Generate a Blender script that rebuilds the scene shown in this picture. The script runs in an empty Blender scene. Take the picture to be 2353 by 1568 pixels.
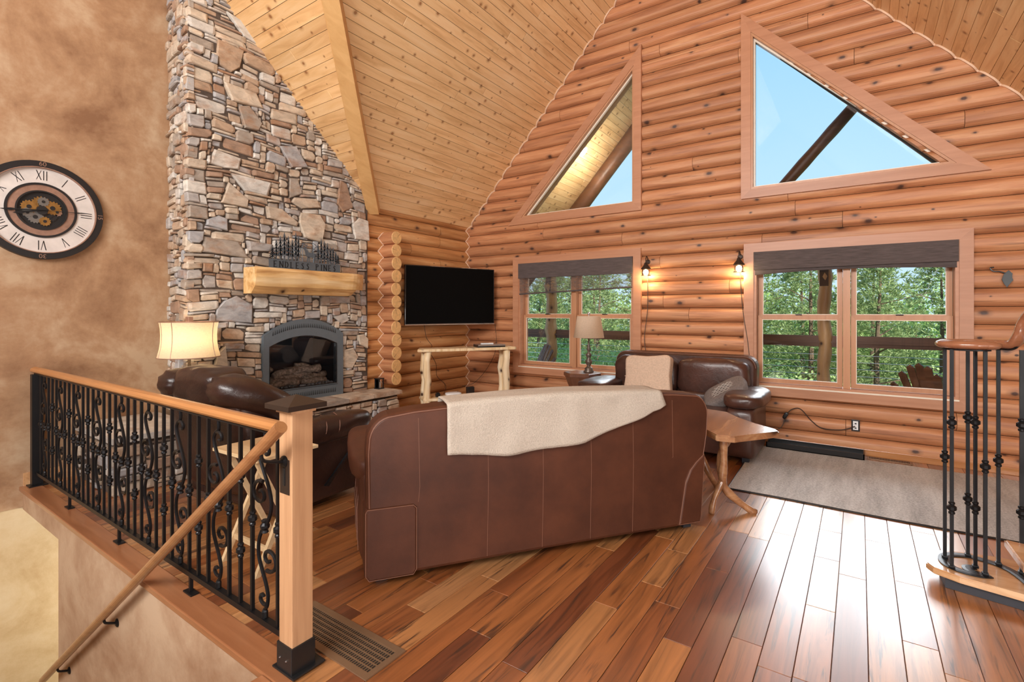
import bpy, bmesh, math, random
from mathutils import Vector, Matrix
random.seed(7)
PI = math.pi
S = bpy.context.scene
COL = S.collection

# ------------------------------------------------------------------ camera
cam_data = bpy.data.cameras.new('camera')
cam = bpy.data.objects.new('camera', cam_data); COL.objects.link(cam)
cam.location = (0, 0, 1.45)
cam.rotation_euler = (PI/2, 0, math.atan(798.5/1150))
cam_data.sensor_width = 36; cam_data.lens = 36*1150/2353
cam_data.shift_y = (718-784)/2353
cam_data.clip_start = 0.05
S.camera = cam
S.view_settings.view_transform = 'Standard'; S.view_settings.look = 'None'
S.view_settings.gamma = 1; S.view_settings.use_curve_mapping = False
S.view_settings.exposure = 0.0

# ------------------------------------------------------------------ sky
world = bpy.data.worlds.new('sky'); S.world = world; world.use_nodes = True
wn = world.node_tree; wn.nodes.clear()
wo = wn.nodes.new('ShaderNodeOutputWorld'); bg = wn.nodes.new('ShaderNodeBackground')
tc = wn.nodes.new('ShaderNodeTexCoord'); sep = wn.nodes.new('ShaderNodeSeparateXYZ'); rp = wn.nodes.new('ShaderNodeValToRGB')
wn.links.new(tc.outputs['Generated'], sep.inputs[0]); wn.links.new(sep.outputs['Z'], rp.inputs[0])
rp.color_ramp.elements[0].position = 0.0; rp.color_ramp.elements[0].color = (0.62, 0.86, 1.0, 1)
rp.color_ramp.elements[1].position = 0.6; rp.color_ramp.elements[1].color = (0.27, 0.62, 0.98, 1)
wn.links.new(rp.outputs[0], bg.inputs[0]); wn.links.new(bg.outputs[0], wo.inputs[0])
bg.inputs[1].default_value = 1.15

def light(name, kind, loc, energy, color=(1,1,1), size=1, size_y=None, target=None, spread=None):
    d = bpy.data.lights.new(name, kind); d.energy = energy; d.color = color
    if kind == 'AREA':
        d.size = size
        if size_y: d.shape = 'RECTANGLE'; d.size_y = size_y
        if spread: d.spread = spread
    elif kind == 'POINT': d.shadow_soft_size = size
    elif kind == 'SUN': d.angle = size
    o = bpy.data.objects.new(name, d); COL.objects.link(o); o.location = loc
    if target is not None:
        o.rotation_euler = (Vector(target)-Vector(loc)).to_track_quat('-Z', 'Y').to_euler()
    return o
light('sun', 'SUN', (16, -13, 15), 7.5, (1, .95, .86), 0.01, target=(0.5, 0, 0))
# added fill lamps behind the camera; the side one stands for inferred right-hand windows
light('rear_fill_light', 'AREA', (-1.2, -3.2, 3.95), 680, (1, .975, .95), 5.0, 1.6, target=(-1.6, 5, 3.2))  # unseen fill to brighten the room, no window known here
light('side_window_light', 'AREA', (3.1, 1.2, 2.2), 330, (1, .975, .95), 3.6, 2.0, target=(-5.0, 3.2, 3.6))
light('ceiling_fill_light', 'AREA', (3.1, -1.6, 1.6), 420, (1, .97, .93), 2.4, 2.2, target=(-3.6, 4.2, 4.6))  # added uplight that brightens the ceiling, no real window behind it
light('lower_level_light', 'AREA', (-5.0, 2.2, -1.0), 22, (1, .9, .72), 1.0, 1.0, target=(-5.7, 0.6, -1.3))
# added lamps outside the windows for sky glare on the floor, tilted out of view
def glare_light(name, x, z, w, h, e, tilt, spread, y=6.95):
    n = Vector((0, -math.cos(tilt), -math.sin(tilt)))
    light(name, 'AREA', (x, y, z), e, (.93, .97, 1), w, h, target=Vector((x, y, z))+n, spread=spread)
glare_light('glare_light_left_window', -3.28, 1.55, 1.8, 1.6, 16, math.radians(36), math.radians(60))
glare_light('glare_light_right_window', -0.1, 1.55, 1.8, 1.6, 17, math.radians(36), math.radians(60))
glare_light('glare_light_gable', -0.5, 3.5, 1.3, 1.2, 12, math.radians(62), math.radians(56), 7.0)

# ------------------------------------------------------------------ helpers
def tag(o, label=None, cat=None, group=None, kind=None):
    if label: o['label'] = label
    if cat: o['category'] = cat
    if group: o['group'] = group
    if kind: o['kind'] = kind
    return o
def thing(name, label, cat, loc=(0,0,0), rz=0, group=None):
    o = bpy.data.objects.new(name, None); COL.objects.link(o)
    o.location = loc; o.rotation_euler = (0,0,rz); o.empty_display_size = .1
    return tag(o, label, cat, group)
def link(name, me, mat, parent=None, world=False, smooth=False):
    if isinstance(me, bmesh.types.BMesh):
        m = bpy.data.meshes.new(name); me.to_mesh(m); me.free(); me = m
    if mat is not None and len(me.materials) == 0: me.materials.append(mat)
    if smooth:
        me.shade_smooth()
    o = bpy.data.objects.new(name, me); COL.objects.link(o)
    if parent is not None:
        o.parent = parent
        if world: o.matrix_parent_inverse = parent.matrix_basis.inverted()
    return o
def BM(): return bmesh.new()
def box(bm, x0, x1, y0, y1, z0, z1, bev=0):
    vs = [bm.verts.new((x, y, z)) for x in (x0, x1) for y in (y0, y1) for z in (z0, z1)]
    fs = [bm.faces.new([vs[i] for i in q]) for q in ((0,1,3,2),(4,6,7,5),(0,4,5,1),(2,3,7,6),(0,2,6,4),(1,5,7,3))]
    if bev:
        es = list({e for f in fs for e in f.edges})
        bmesh.ops.bevel(bm, geom=es, offset=bev, segments=2, affect='EDGES', profile=.6)
    return bm
def bx(x0, x1, y0, y1, z0, z1, bev=0): return box(BM(), x0, x1, y0, y1, z0, z1, bev)
def prism(bm, pts, vec, bev=0):
    """polygon pts (3D) extruded by vec"""
    v = Vector(vec)
    a = [bm.verts.new(p) for p in pts]; b = [bm.verts.new(Vector(p)+v) for p in pts]
    n = len(pts); fs = [bm.faces.new(a[::-1]), bm.faces.new(b)]
    for i in range(n): fs.append(bm.faces.new((a[i], a[(i+1) % n], b[(i+1) % n], b[i])))
    if bev:
        es = list({e for f in fs[:2] for e in f.edges})
        bmesh.ops.bevel(bm, geom=es, offset=bev, segments=2, affect='EDGES')
    return bm
def fix(bm):
    bmesh.ops.recalc_face_normals(bm, faces=bm.faces[:]); return bm
def tube(bm, pts, r, n=8, flat=1.0, cap=True, up=None):
    """round bar along pts; r number or list; flat squashes vertically"""
    P = [Vector(p) for p in pts]; N = len(P); rings = []
    prev = None
    for i, p in enumerate(P):
        t = (P[min(i+1, N-1)]-P[max(i-1, 0)])
        if t.length < 1e-9: t = Vector((0,0,1))
        t.normalize()
        if prev is None:
            u = Vector(up) if up else (Vector((0,0,1)) if abs(t.z) < .9 else Vector((0,1,0)))
        else: u = prev
        s = t.cross(u)
        if s.length < 1e-6: s = t.cross(Vector((1,0,0)))
        s.normalize(); u = s.cross(t).normalized(); prev = u
        rr = r[i] if isinstance(r, (list, tuple)) else r
        rings.append([bm.verts.new(p + s*rr*math.cos(2*PI*k/n+PI/n) + u*rr*flat*math.sin(2*PI*k/n+PI/n)) for k in range(n)])
    for a, b in zip(rings, rings[1:]):
        for k in range(n): bm.faces.new((a[k], a[(k+1) % n], b[(k+1) % n], b[k]))
    if cap:
        bm.faces.new(rings[0][::-1]); bm.faces.new(rings[-1])
    return bm
def lathe(bm, prof, n=20, c=(0,0,0), rot=0, cap=True):
    """prof list of (r,z)"""
    rings = []
    for r, z in prof:
        rings.append([bm.verts.new((c[0]+r*math.cos(2*PI*k/n+rot), c[1]+r*math.sin(2*PI*k/n+rot), c[2]+z)) for k in range(n)])
    for a, b in zip(rings, rings[1:]):
        for k in range(n): bm.faces.new((a[k], a[(k+1) % n], b[(k+1) % n], b[k]))
    if cap:
        if prof[0][0] > 1e-5: bm.faces.new(rings[0][::-1])
        if prof[-1][0] > 1e-5: bm.faces.new(rings[-1])
    return bm
def hsh(*a):
    v = math.sin(sum(x*k for x, k in zip(a, (12.9898, 78.233, 37.719, 9.131))))*43758.5453
    return v-math.floor(v)
def puff(cx, cy, cz, sx, sy, sz, e=.35, nu=28, nv=18, wr=0.0, seed=0, bm=None, M=None, fn=None):
    """superellipsoid cushion with half sizes sx,sy,sz; e small = boxy"""
    bm = bm or BM()
    sg = lambda v, p: math.copysign(abs(v)**p, v)
    rows = []
    from mathutils import noise
    for j in range(nv+1):
        ph = -PI/2+PI*j/nv; row = []
        cnt = 1 if j in (0, nv) else nu
        for i in range(cnt):
            th = 2*PI*i/nu
            x = sg(math.cos(ph), e)*sg(math.cos(th), e); y = sg(math.cos(ph), e)*sg(math.sin(th), e); z = sg(math.sin(ph), e)
            p = Vector((x*sx, y*sy, z*sz))
            if wr:
                q = noise.noise(Vector((p.x*9+seed, p.y*9, p.z*9)))*wr
                l = p.length or 1; p += p/l*q
            if fn: p = fn(p)
            p = Vector((cx, cy, cz)) + (M @ p if M else p)
            row.append(bm.verts.new(p))
        rows.append(row)
    for j in range(nv):
        a, b = rows[j], rows[j+1]
        for i in range(nu):
            k = (i+1) % nu
            if len(a) == 1: bm.faces.new((a[0], b[k], b[i]))
            elif len(b) == 1: bm.faces.new((a[i], a[k], b[0]))
            else: bm.faces.new((a[i], a[k], b[k], b[i]))
    fix(bm)
    return bm
def spiral(cx, cz, r0, r1, a0, a1, n=20):
    return [(cx+(r0+(r1-r0)*i/n)*math.cos(a0+(a1-a0)*i/n), cz+(r0+(r1-r0)*i/n)*math.sin(a0+(a1-a0)*i/n)) for i in range(n+1)]
def smooth_pts(P, k=5):
    """Catmull-Rom"""
    out = []; P = [Vector(p) for p in P]
    for i in range(len(P)-1):
        p0 = P[max(i-1,0)]; p1 = P[i]; p2 = P[i+1]; p3 = P[min(i+2, len(P)-1)]
        for j in range(k):
            t = j/k
            out.append(.5*((2*p1)+(-p0+p2)*t+(2*p0-5*p1+4*p2-p3)*t*t+(-p0+3*p1-3*p2+p3)*t**3))
    out.append(P[-1]); return out

# ------------------------------------------------------------------ materials
def newmat(name):
    m = bpy.data.materials.new(name); m.use_nodes = True
    nt = m.node_tree; b = nt.nodes['Principled BSDF']
    return m, nt, b
def N(nt, t, **k):
    n = nt.nodes.new(t)
    for a, v in k.items(): setattr(n, a, v)
    return n
def L(nt, a, b): nt.links.new(a, b)
def mathn(nt, op, a, b=None, c=None):
    n = N(nt, 'ShaderNodeMath', operation=op)
    for i, v in enumerate((a, b, c)):
        if v is None: continue
        if isinstance(v, (int, float)): n.inputs[i].default_value = v
        else: L(nt, v, n.inputs[i])
    return n.outputs[0]
def ramp(nt, fac, stops, interp='LINEAR'):
    r = N(nt, 'ShaderNodeValToRGB'); cr = r.color_ramp; cr.interpolation = interp
    while len(cr.elements) < len(stops): cr.elements.new(.5)
    for e, (p, c) in zip(cr.elements, stops): e.position = p; e.color = (*c, 1)
    L(nt, fac, r.inputs[0]); return r.outputs[0]
def mix(nt, fac, a, b, mode='MIX'):
    n = N(nt, 'ShaderNodeMix', data_type='RGBA', blend_type=mode)
    for s, v in ((n.inputs['Factor'], fac), (n.inputs['A'], a), (n.inputs['B'], b)):
        if isinstance(v, (int, float)): s.default_value = v
        elif isinstance(v, tuple): s.default_value = (*v, 1)
        else: L(nt, v, s)
    return n.outputs['Result']
def rnd(nt):
    oi = N(nt, 'ShaderNodeObjectInfo'); g = N(nt, 'ShaderNodeNewGeometry')
    return mathn(nt, 'FRACT', mathn(nt, 'ADD', oi.outputs['Random'], g.outputs['Random Per Island']))
def coords(nt, scale, offset=None, kind='Object'):
    t = N(nt, 'ShaderNodeTexCoord'); mp = N(nt, 'ShaderNodeMapping'); mp.inputs['Scale'].default_value = scale
    src = t.outputs[kind]
    if offset is not None:
        va = N(nt, 'ShaderNodeVectorMath', operation='ADD'); cb = N(nt, 'ShaderNodeCombineXYZ')
        for i, k in enumerate((31.0, 17.0, 11.0)): L(nt, mathn(nt, 'MULTIPLY', offset, k), cb.inputs[i])
        L(nt, src, va.inputs[0]); L(nt, cb.outputs[0], va.inputs[1]); src = va.outputs[0]
    L(nt, src, mp.inputs[0]); return mp.outputs[0]
def noise_t(nt, vec, scale=1, detail=4, rough=.55, dist=0):
    n = N(nt, 'ShaderNodeTexNoise'); n.inputs['Scale'].default_value = scale; n.inputs['Detail'].default_value = detail
    n.inputs['Roughness'].default_value = rough; n.inputs['Distortion'].default_value = dist
    L(nt, vec, n.inputs['Vector']); return n.outputs['Fac']
def bump(nt, b, h, strength=.3, dist=.01):
    n = N(nt, 'ShaderNodeBump'); n.inputs['Strength'].default_value = strength; n.inputs['Distance'].default_value = dist
    L(nt, h, n.inputs['Height']); L(nt, n.outputs[0], b.inputs['Normal'])
def plain(name, col, rough=.5, metal=0, var=.0, scale=20, bmp=0, coat=0):
    m, nt, b = newmat(name)
    b.inputs['Roughness'].default_value = rough; b.inputs['Metallic'].default_value = metal
    b.inputs['Coat Weight'].default_value = coat
    n = noise_t(nt, coords(nt, (scale,)*3), 1, 4)
    v = max(var, .04)
    c = ramp(nt, n, [(.3, tuple(x*(1-v) for x in col)), (.7, tuple(min(1, x*(1+v)) for x in col))])
    L(nt, c, b.inputs['Base Color'])
    if bmp: bump(nt, b, n, bmp, .005)
    return m
def wood(name, cols, axis='X', grain=14, knot=0, knotcol=(.06,.025,.012), var=.25, rough=.45, coat=0, kscale=1.6, fig=(.3,.7), kstretch=.6, bmp=.15, plane='xz', crack=0):
    """cols: dark..light list; streaks run along axis"""
    m, nt, b = newmat(name)
    r = rnd(nt)
    sc = {'X': (1.2, grain, grain), 'Y': (grain, 1.2, grain), 'Z': (grain, grain, 1.2)}[axis]
    n = noise_t(nt, coords(nt, sc, r), 1, 5, .6, .6)
    k = len(cols)
    c = ramp(nt, n, [(fig[0]+(fig[1]-fig[0])*i/(k-1), cols[i]) for i in range(k)])
    if crack:
        cs = {'X': (.8, 34, 34), 'Y': (34, .8, 34), 'Z': (34, 34, .8)}[axis]
        cn = noise_t(nt, coords(nt, cs, r), 1, 3, .55, 1.2)
        c = mix(nt, mathn(nt, 'MULTIPLY', ramp(nt, cn, [(.60, (0,0,0)), (.70, (1,1,1))]), crack), c, tuple(v*.45 for v in cols[0]))
    if knot:
        ks = {'X': (kscale*kstretch, kscale, kscale), 'Y': (kscale, kscale*kstretch, kscale), 'Z': (kscale, kscale, kscale*kstretch)}[axis]
        vv = N(nt, 'ShaderNodeTexVoronoi', voronoi_dimensions='2D'); vv.inputs['Scale'].default_value = 1
        wob = noise_t(nt, coords(nt, (14, 14, 14), r), 1, 2)
        sx_ = N(nt, 'ShaderNodeSeparateXYZ'); cx_ = N(nt, 'ShaderNodeCombineXYZ'); L(nt, coords(nt, ks, r), sx_.inputs[0])
        pa, pb = {'xz': (0, 2), 'yz': (1, 2), 'xy': (0, 1)}[plane]
        L(nt, sx_.outputs[pa], cx_.inputs[0]); L(nt, sx_.outputs[pb], cx_.inputs[1]); L(nt, cx_.outputs[0], vv.inputs['Vector'])
        sc_ = N(nt, 'ShaderNodeSeparateColor'); L(nt, vv.outputs['Color'], sc_.inputs[0])
        d = mathn(nt, 'ADD', vv.outputs['Distance'], mathn(nt, 'MULTIPLY', mathn(nt, 'SUBTRACT', wob, .5), .09))
        d = mathn(nt, 'DIVIDE', d, mathn(nt, 'MULTIPLY_ADD', sc_.outputs[0], 1.5, .15))
        f = ramp(nt, d, [(knot*.45, (1,1,1)), (knot, (.35,.35,.35)), (knot*1.9, (0,0,0))])
        c = mix(nt, f, c, knotcol)
    hv = N(nt, 'ShaderNodeHueSaturation'); L(nt, c, hv.inputs['Color'])
    L(nt, mathn(nt, 'MULTIPLY_ADD', r, 2*var, 1-var), hv.inputs['Value'])
    L(nt, hv.outputs[0], b.inputs['Base Color'])
    b.inputs['Roughness'].default_value = rough; b.inputs['Coat Weight'].default_value = coat; b.inputs['Coat Roughness'].default_value = .12
    if bmp: bump(nt, b, n, bmp, .004)
    return m
M_log = wood('log_wood', [(.33,.13,.06), (.50,.22,.10), (.60,.31,.155)], 'X', 14, crack=.6, knot=.062, var=.11, rough=.5, kscale=4.0, kstretch=.6, knotcol=(.075,.035,.025))
M_logy = wood('log_wood_side', [(.40,.17,.06), (.58,.28,.105), (.70,.40,.185)], 'Y', 14, crack=.6, knot=.062, var=.11, rough=.5, kscale=4.0, kstretch=.6, knotcol=(.11,.045,.025), plane='yz')
M_logend = plain('log_end_grain', (.72, .43, .18), .6, var=.15, scale=30)
M_zig = plain('log_edge_seam', (.74, .50, .34), .6)
M_pine = wood('pine_ceiling_along', [(.68,.40,.18), (.86,.57,.29), (.91,.66,.38)], 'Y', 10, knot=.075, var=.06, rough=.42, kscale=7.5, kstretch=.7, knotcol=(.36,.17,.07), plane='xy')
M_pinex = wood('pine_ceiling_across', [(.60,.32,.13), (.78,.48,.22), (.86,.58,.31)], 'X', 10, knot=.075, var=.13, rough=.42, kscale=6.5, kstretch=.7, knotcol=(.33,.14,.05), plane='xy')
M_beam = wood('beam_wood', [(.62,.34,.13), (.74,.45,.19)], 'Y', 12, var=.03, rough=.45)
M_trim = wood('window_trim_wood', [(.42,.19,.10), (.51,.25,.14)], 'X', 16, var=.05, rough=.4)
M_sash = wood('sash_wood', [(.45,.215,.11), (.54,.28,.15)], 'Z', 16, var=.04, rough=.35)
M_fir = wood('fir_post', [(.44,.23,.115), (.60,.345,.185)], 'Z', 30, var=.03, rough=.4, coat=.2)
M_rail = wood('oak_handrail', [(.40,.16,.05), (.56,.25,.085)], 'X', 24, var=.03, rough=.3, coat=.4)
M_light = wood('pale_pine', [(.68,.46,.24), (.80,.60,.36)], 'X', 24, var=.05, rough=.4)
M_live = wood('live_edge_wood', [(.20,.08,.035), (.34,.155,.07), (.50,.27,.13)], 'Y', 11, knot=.08, kscale=4, var=.05, rough=.25, coat=.5)
M_mantel = wood('mantel_wood', [(.42,.19,.06), (.72,.44,.18), (.86,.64,.36)], 'Y', 11, knot=.05, kscale=3, plane='yz', var=.0, rough=.35)
M_peeled = wood('peeled_log', [(.62,.38,.17), (.84,.64,.38), (.92,.79,.58)], 'Z', 14, knot=.07, kscale=6, var=.05, rough=.4)
M_deckpost = wood('deck_post_wood', [(.40,.20,.08), (.68,.40,.17)], 'Z', 10, knot=.08, kscale=4, var=.05)
M_deckrail = wood('deck_rail_wood', [(.10,.04,.02), (.18,.075,.035)], 'X', 12, var=.05)
M_darkdrum = wood('drum_table_wood', [(.10,.04,.025), (.20,.085,.045)], 'Z', 9, var=.03, rough=.3, coat=.4)
M_tread = wood('tread_wood', [(.38,.17,.07), (.58,.32,.15), (.7,.44,.24)], 'X', 9, var=.06, rough=.25, coat=.5)
M_nose = wood('nosing_wood', [(.27,.10,.04), (.40,.17,.075)], 'X', 14, var=.04, rough=.3, coat=.5)
M_rail2 = wood('dark_handrail', [(.24,.085,.04), (.38,.155,.08)], 'X', 20, var=.03, rough=.22, coat=.7)
M_darkbase = plain('dark_base', (.03,.032,.04), .5)
M_black = plain('wrought_iron', (.018,.018,.02), .38, .6, bmp=.1)
M_blackp = plain('black_plastic', (.012,.012,.013), .35)
M_bronze = plain('bronze_metal', (.05,.032,.024), .4, .5)
M_screen = plain('tv_screen', (.0015,.0015,.0018), .6)
M_screen.node_tree.nodes['Principled BSDF'].inputs['Specular IOR Level'].default_value = .08
M_bezel = plain('tv_bezel', (.02,.02,.022), .15, .3, coat=.8)
M_white = plain('white_plastic', (.8,.8,.8), .35)
M_silver = plain('silver_trim', (.7,.7,.72), .25, .9)
M_grey = plain('insert_grey_steel', (.135,.165,.19), .45, .25)
M_firebox = plain('firebox_dark', (.022,.025,.028), .8)
M_ember = plain('charred_log', (.45,.34,.25), .9, var=.6, scale=40, bmp=.6)
M_coal = plain('ember_bits', (.35,.36,.36), .7, var=.9, scale=90, bmp=.6)
M_sign = plain('sign_blue_steel', (.10,.125,.15), .45, .3)
M_signdark = plain('sign_cut_out', (.008,.008,.01), .8)
M_sill = plain('glass_seal', (.8,.72,.6), .4)
M_dark = plain('gap_dark', (.035,.016,.009), .95)
M_mortar = plain('mortar_dark', (.085,.060,.045), .95, var=.3)
M_subfloor = plain('floor_joint', (.10,.035,.012), .8)
M_cord = plain('black_cord', (.03,.018,.012), .6)
M_vent = plain('brass_register', (.27,.165,.095), .4, .5)
M_ventd = plain('register_hollow', (.02,.014,.01), .9)
M_asphalt = plain('deck_boards', (.25,.13,.07), .6)
M_ground = plain('grass_ground', (.10,.17,.04), .9, var=.5, scale=3)
M_clockrim = plain('clock_rim', (.025,.022,.022), .45, .3)
M_clockface = plain('clock_face', (.66,.60,.56), .5, var=.1, scale=9)
M_copper = plain('clock_copper', (.36,.21,.15), .45, .4, var=.2)
M_gold = plain('gear_gold', (.42,.23,.07), .35, .7, var=.3)
M_steel = plain('gear_steel', (.35,.36,.36), .3, .8)
M_cloth = plain('fleece_throw', (.50,.425,.35), .95, var=.15, scale=140, bmp=.9)
M_cush = plain('tan_cushion', (.58,.42,.31), .9, var=.12, scale=60, bmp=.6)
M_knit = plain('knit_cushion', (.16,.13,.12), .9, var=.2, scale=60, bmp=.4)
M_piping = plain('seam_thread', (.20,.085,.05), .6)
M_ceram = plain('lamp_base_bronze', (.12,.09,.07), .35, .3, var=.3)
def mk_plaster(name, a, b_, c, sc=1.0):
    m, nt, b = newmat(name)
    v = coords(nt, (sc, sc, sc))
    n1 = noise_t(nt, v, 1.3, 6, .62, .6); n2 = noise_t(nt, v, 7, 6, .7)
    n = mathn(nt, 'ADD', mathn(nt, 'MULTIPLY', n1, .72), mathn(nt, 'MULTIPLY', n2, .28))
    L(nt, ramp(nt, n, [(.36, a), (.5, b_), (.62, c)]), b.inputs['Base Color'])
    b.inputs['Roughness'].default_value = .75
    n3 = noise_t(nt, v, 60, 3)
    bump(nt, b, n3, .15, .003); return m
M_plaster = mk_plaster('mottled_plaster', (.235,.115,.055), (.39,.225,.12), (.50,.345,.215))
M_plasterb = mk_plaster('stair_plaster', (.34,.19,.105), (.45,.29,.18), (.54,.38,.25), 1.2)
M_plasterl = mk_plaster('lower_plaster', (.50,.34,.17), (.60,.44,.25), (.66,.51,.32), 1.6)
def mk_stone():
    m, nt, b = newmat('ledge_stone')
    r = rnd(nt)
    base = ramp(nt, r, [(0, (.36,.30,.245)), (.13, (.52,.42,.32)), (.26, (.34,.22,.15)), (.36, (.58,.48,.37)), (.48, (.42,.385,.36)), (.60, (.58,.54,.485)), (.73, (.45,.32,.22)), (.85, (.38,.37,.37)), (.93, (.62,.57,.50))], 'CONSTANT')
    n1 = noise_t(nt, coords(nt, (7, 7, 14), r), 1, 6, .7, .5)
    rust = ramp(nt, noise_t(nt, coords(nt, (4, 4, 8), r), 1, 4, .6), [(.52, (0,0,0)), (.68, (1,1,1))])
    c = mix(nt, mathn(nt, 'MULTIPLY', rust, .55), base, (.34,.155,.06))
    c = mix(nt, .75, c, ramp(nt, n1, [(.25, (.45,.45,.45)), (.5, (1,1,1)), (.75, (1.5,1.5,1.5))]), 'MULTIPLY')
    L(nt, c, b.inputs['Base Color']); b.inputs['Roughness'].default_value = .8
    bump(nt, b, n1, .8, .012); return m
M_stone = mk_stone()
def mk_floor():
    m, nt, b = newmat('tigerwood_floor')
    r = rnd(nt)
    base = ramp(nt, r, [(0, (.34,.115,.034)), (.12, (.20,.058,.02)), (.22, (.44,.175,.055)), (.36, (.30,.095,.028)), (.48, (.52,.25,.10)), (.60, (.38,.135,.04)), (.72, (.17,.05,.019)), (.80, (.46,.20,.07)), (.92, (.56,.31,.145))], 'CONSTANT')
    n1 = noise_t(nt, coords(nt, (26, 1.6, 1), r), 1, 5, .6, .8)
    c = mix(nt, .8, base, ramp(nt, n1, [(.3, (.38,.34,.30)), (.5, (.80,.78,.76)), (.72, (1.15,1.12,1.08))]), 'MULTIPLY')
    st = noise_t(nt, coords(nt, (14, .9, 1), r), 1, 4, .6, 2.2)
    c = mix(nt, ramp(nt, st, [(.56, (0,0,0)), (.66, (.85,.85,.85))]), c, (.05,.022,.012))
    L(nt, c, b.inputs['Base Color'])
    b.inputs['Roughness'].default_value = .30; b.inputs['Coat Weight'].default_value = .9; b.inputs['Coat Roughness'].default_value = .32
    b.inputs['Coat IOR'].default_value = 1.6
    bump(nt, b, n1, .06, .002); return m
M_floor = mk_floor()
def mk_leather(name, a, c_, rough=.38, coat=.15, spec=.5, bs=.26):
    m, nt, b = newmat(name)
    n = noise_t(nt, coords(nt, (3,3,3)), 1, 5, .6)
    L(nt, ramp(nt, n, [(.32, a), (.68, c_)]), b.inputs['Base Color'])
    b.inputs['Roughness'].default_value = rough; b.inputs['Coat Weight'].default_value = coat; b.inputs['Specular IOR Level'].default_value = spec
    v = N(nt, 'ShaderNodeTexVoronoi'); v.inputs['Scale'].default_value = 260
    L(nt, coords(nt, (1,1,1)), v.inputs['Vector'])
    w = noise_t(nt, coords(nt, (9,9,9)), 1, 5, .6, 1.8)
    h = mathn(nt, 'ADD', mathn(nt, 'MULTIPLY', v.outputs['Distance'], .12), w)
    bump(nt, b, h, bs, .014); return m
M_leather = mk_leather('red_brown_leather', (.052,.016,.008), (.095,.030,.014), .48, 0, .3, .08)
M_leatherl = mk_leather('loveseat_leather', (.034,.014,.010), (.085,.032,.021), .34, .12, .5, .22)
M_leatherd = mk_leather('dark_leather', (.020,.010,.008), (.052,.023,.016), .30, .1, .45)
def mk_rug():
    m, nt, b = newmat('grey_rug')
    n = noise_t(nt, coords(nt, (70,70,70)), 1, 5, .8); n2 = noise_t(nt, coords(nt, (7, .8, 1)), 1, 5, .65)
    s = mathn(nt, 'ADD', mathn(nt, 'MULTIPLY', n, .6), mathn(nt, 'MULTIPLY', n2, .4))
    L(nt, ramp(nt, s, [(.38, (.30,.285,.27)), (.5, (.52,.50,.475)), (.62, (.72,.70,.67))]), b.inputs['Base Color'])
    b.inputs['Roughness'].default_value = .95; bump(nt, b, n, .8, .01); return m
M_rug = mk_rug()
def mk_glass(name='window_glass', tint=(1,1,1), gloss=.06):
    m = bpy.data.materials.new(name); m.use_nodes = True; nt = m.node_tree; nt.nodes.clear()
    o = N(nt, 'ShaderNodeOutputMaterial'); t = N(nt, 'ShaderNodeBsdfTransparent'); g = N(nt, 'ShaderNodeBsdfGlossy')
    t.inputs[0].default_value = (*tint, 1); g.inputs['Roughness'].default_value = .02
    mx = N(nt, 'ShaderNodeMixShader'); fr = N(nt, 'ShaderNodeFresnel'); fr.inputs[0].default_value = 1.45
    L(nt, fr.outputs[0], mx.inputs[0]); L(nt, t.outputs[0], mx.inputs[1]); L(nt, g.outputs[0], mx.inputs[2]); L(nt, mx.outputs[0], o.inputs[0])
    return m
M_glass = mk_glass(); M_fglass = mk_glass('fire_glass', (.95,.97,1))
def mk_shade(name, col, em):
    m, nt, b = newmat(name)
    n = noise_t(nt, coords(nt, (60,60,90)), 1, 4, .7)
    c = ramp(nt, n, [(.3, tuple(x*.86 for x in col)), (.7, col)])
    L(nt, c, b.inputs['Base Color']); b.inputs['Roughness'].default_value = .9
    tr = N(nt, 'ShaderNodeBsdfTranslucent'); L(nt, c, tr.inputs[0])
    mx = N(nt, 'ShaderNodeMixShader'); mx.inputs[0].default_value = em
    L(nt, b.outputs[0], mx.inputs[1]); L(nt, tr.outputs[0], mx.inputs[2])
    L(nt, mx.outputs[0], nt.nodes['Material Output'].inputs[0]); return m
M_shade = mk_shade('lamp_shade_linen', (.86,.76,.60), .6)
M_shade2 = mk_shade('lamp_shade_tan', (.62,.46,.33), .4)
def mk_emit(name, col, s):
    m, nt, b = newmat(name); b.inputs['Emission Color'].default_value = (*col, 1); b.inputs['Emission Strength'].default_value = s
    b.inputs['Base Color'].default_value = (*col, 1); return m
M_bulb = mk_emit('glowing_bulb', (1,.72,.36), 22)
M_dlight = mk_emit('soffit_light_glow', (1,.95,.85), 6)
def mk_woven():
    m, nt, b = newmat('woven_shade')
    n = noise_t(nt, coords(nt, (6, 6, 170)), 1, 5, .7)
    L(nt, ramp(nt, n, [(.3, (.045,.032,.03)), (.7, (.13,.10,.095))]), b.inputs['Base Color']); b.inputs['Roughness'].default_value = .85
    bump(nt, b, n, .5, .004); return m
M_woven = mk_woven()
def mk_sheer():
    m = bpy.data.materials.new('woven_shade_sheer'); m.use_nodes = True; nt = m.node_tree
    b = nt.nodes['Principled BSDF']; o = nt.nodes['Material Output']
    b.inputs['Base Color'].default_value = (.12,.09,.08,1); b.inputs['Roughness'].default_value = .9
    n = noise_t(nt, coords(nt, (14, 14, 210)), 1, 5, .8)
    t = N(nt, 'ShaderNodeBsdfTransparent'); mx = N(nt, 'ShaderNodeMixShader')
    L(nt, ramp(nt, n, [(.38, (1,1,1)), (.6, (.0,.0,.0))]), mx.inputs[0])
    L(nt, b.outputs[0], mx.inputs[2]); L(nt, t.outputs[0], mx.inputs[1]); L(nt, mx.outputs[0], o.inputs[0]); return m
M_sheer = mk_sheer()
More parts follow.
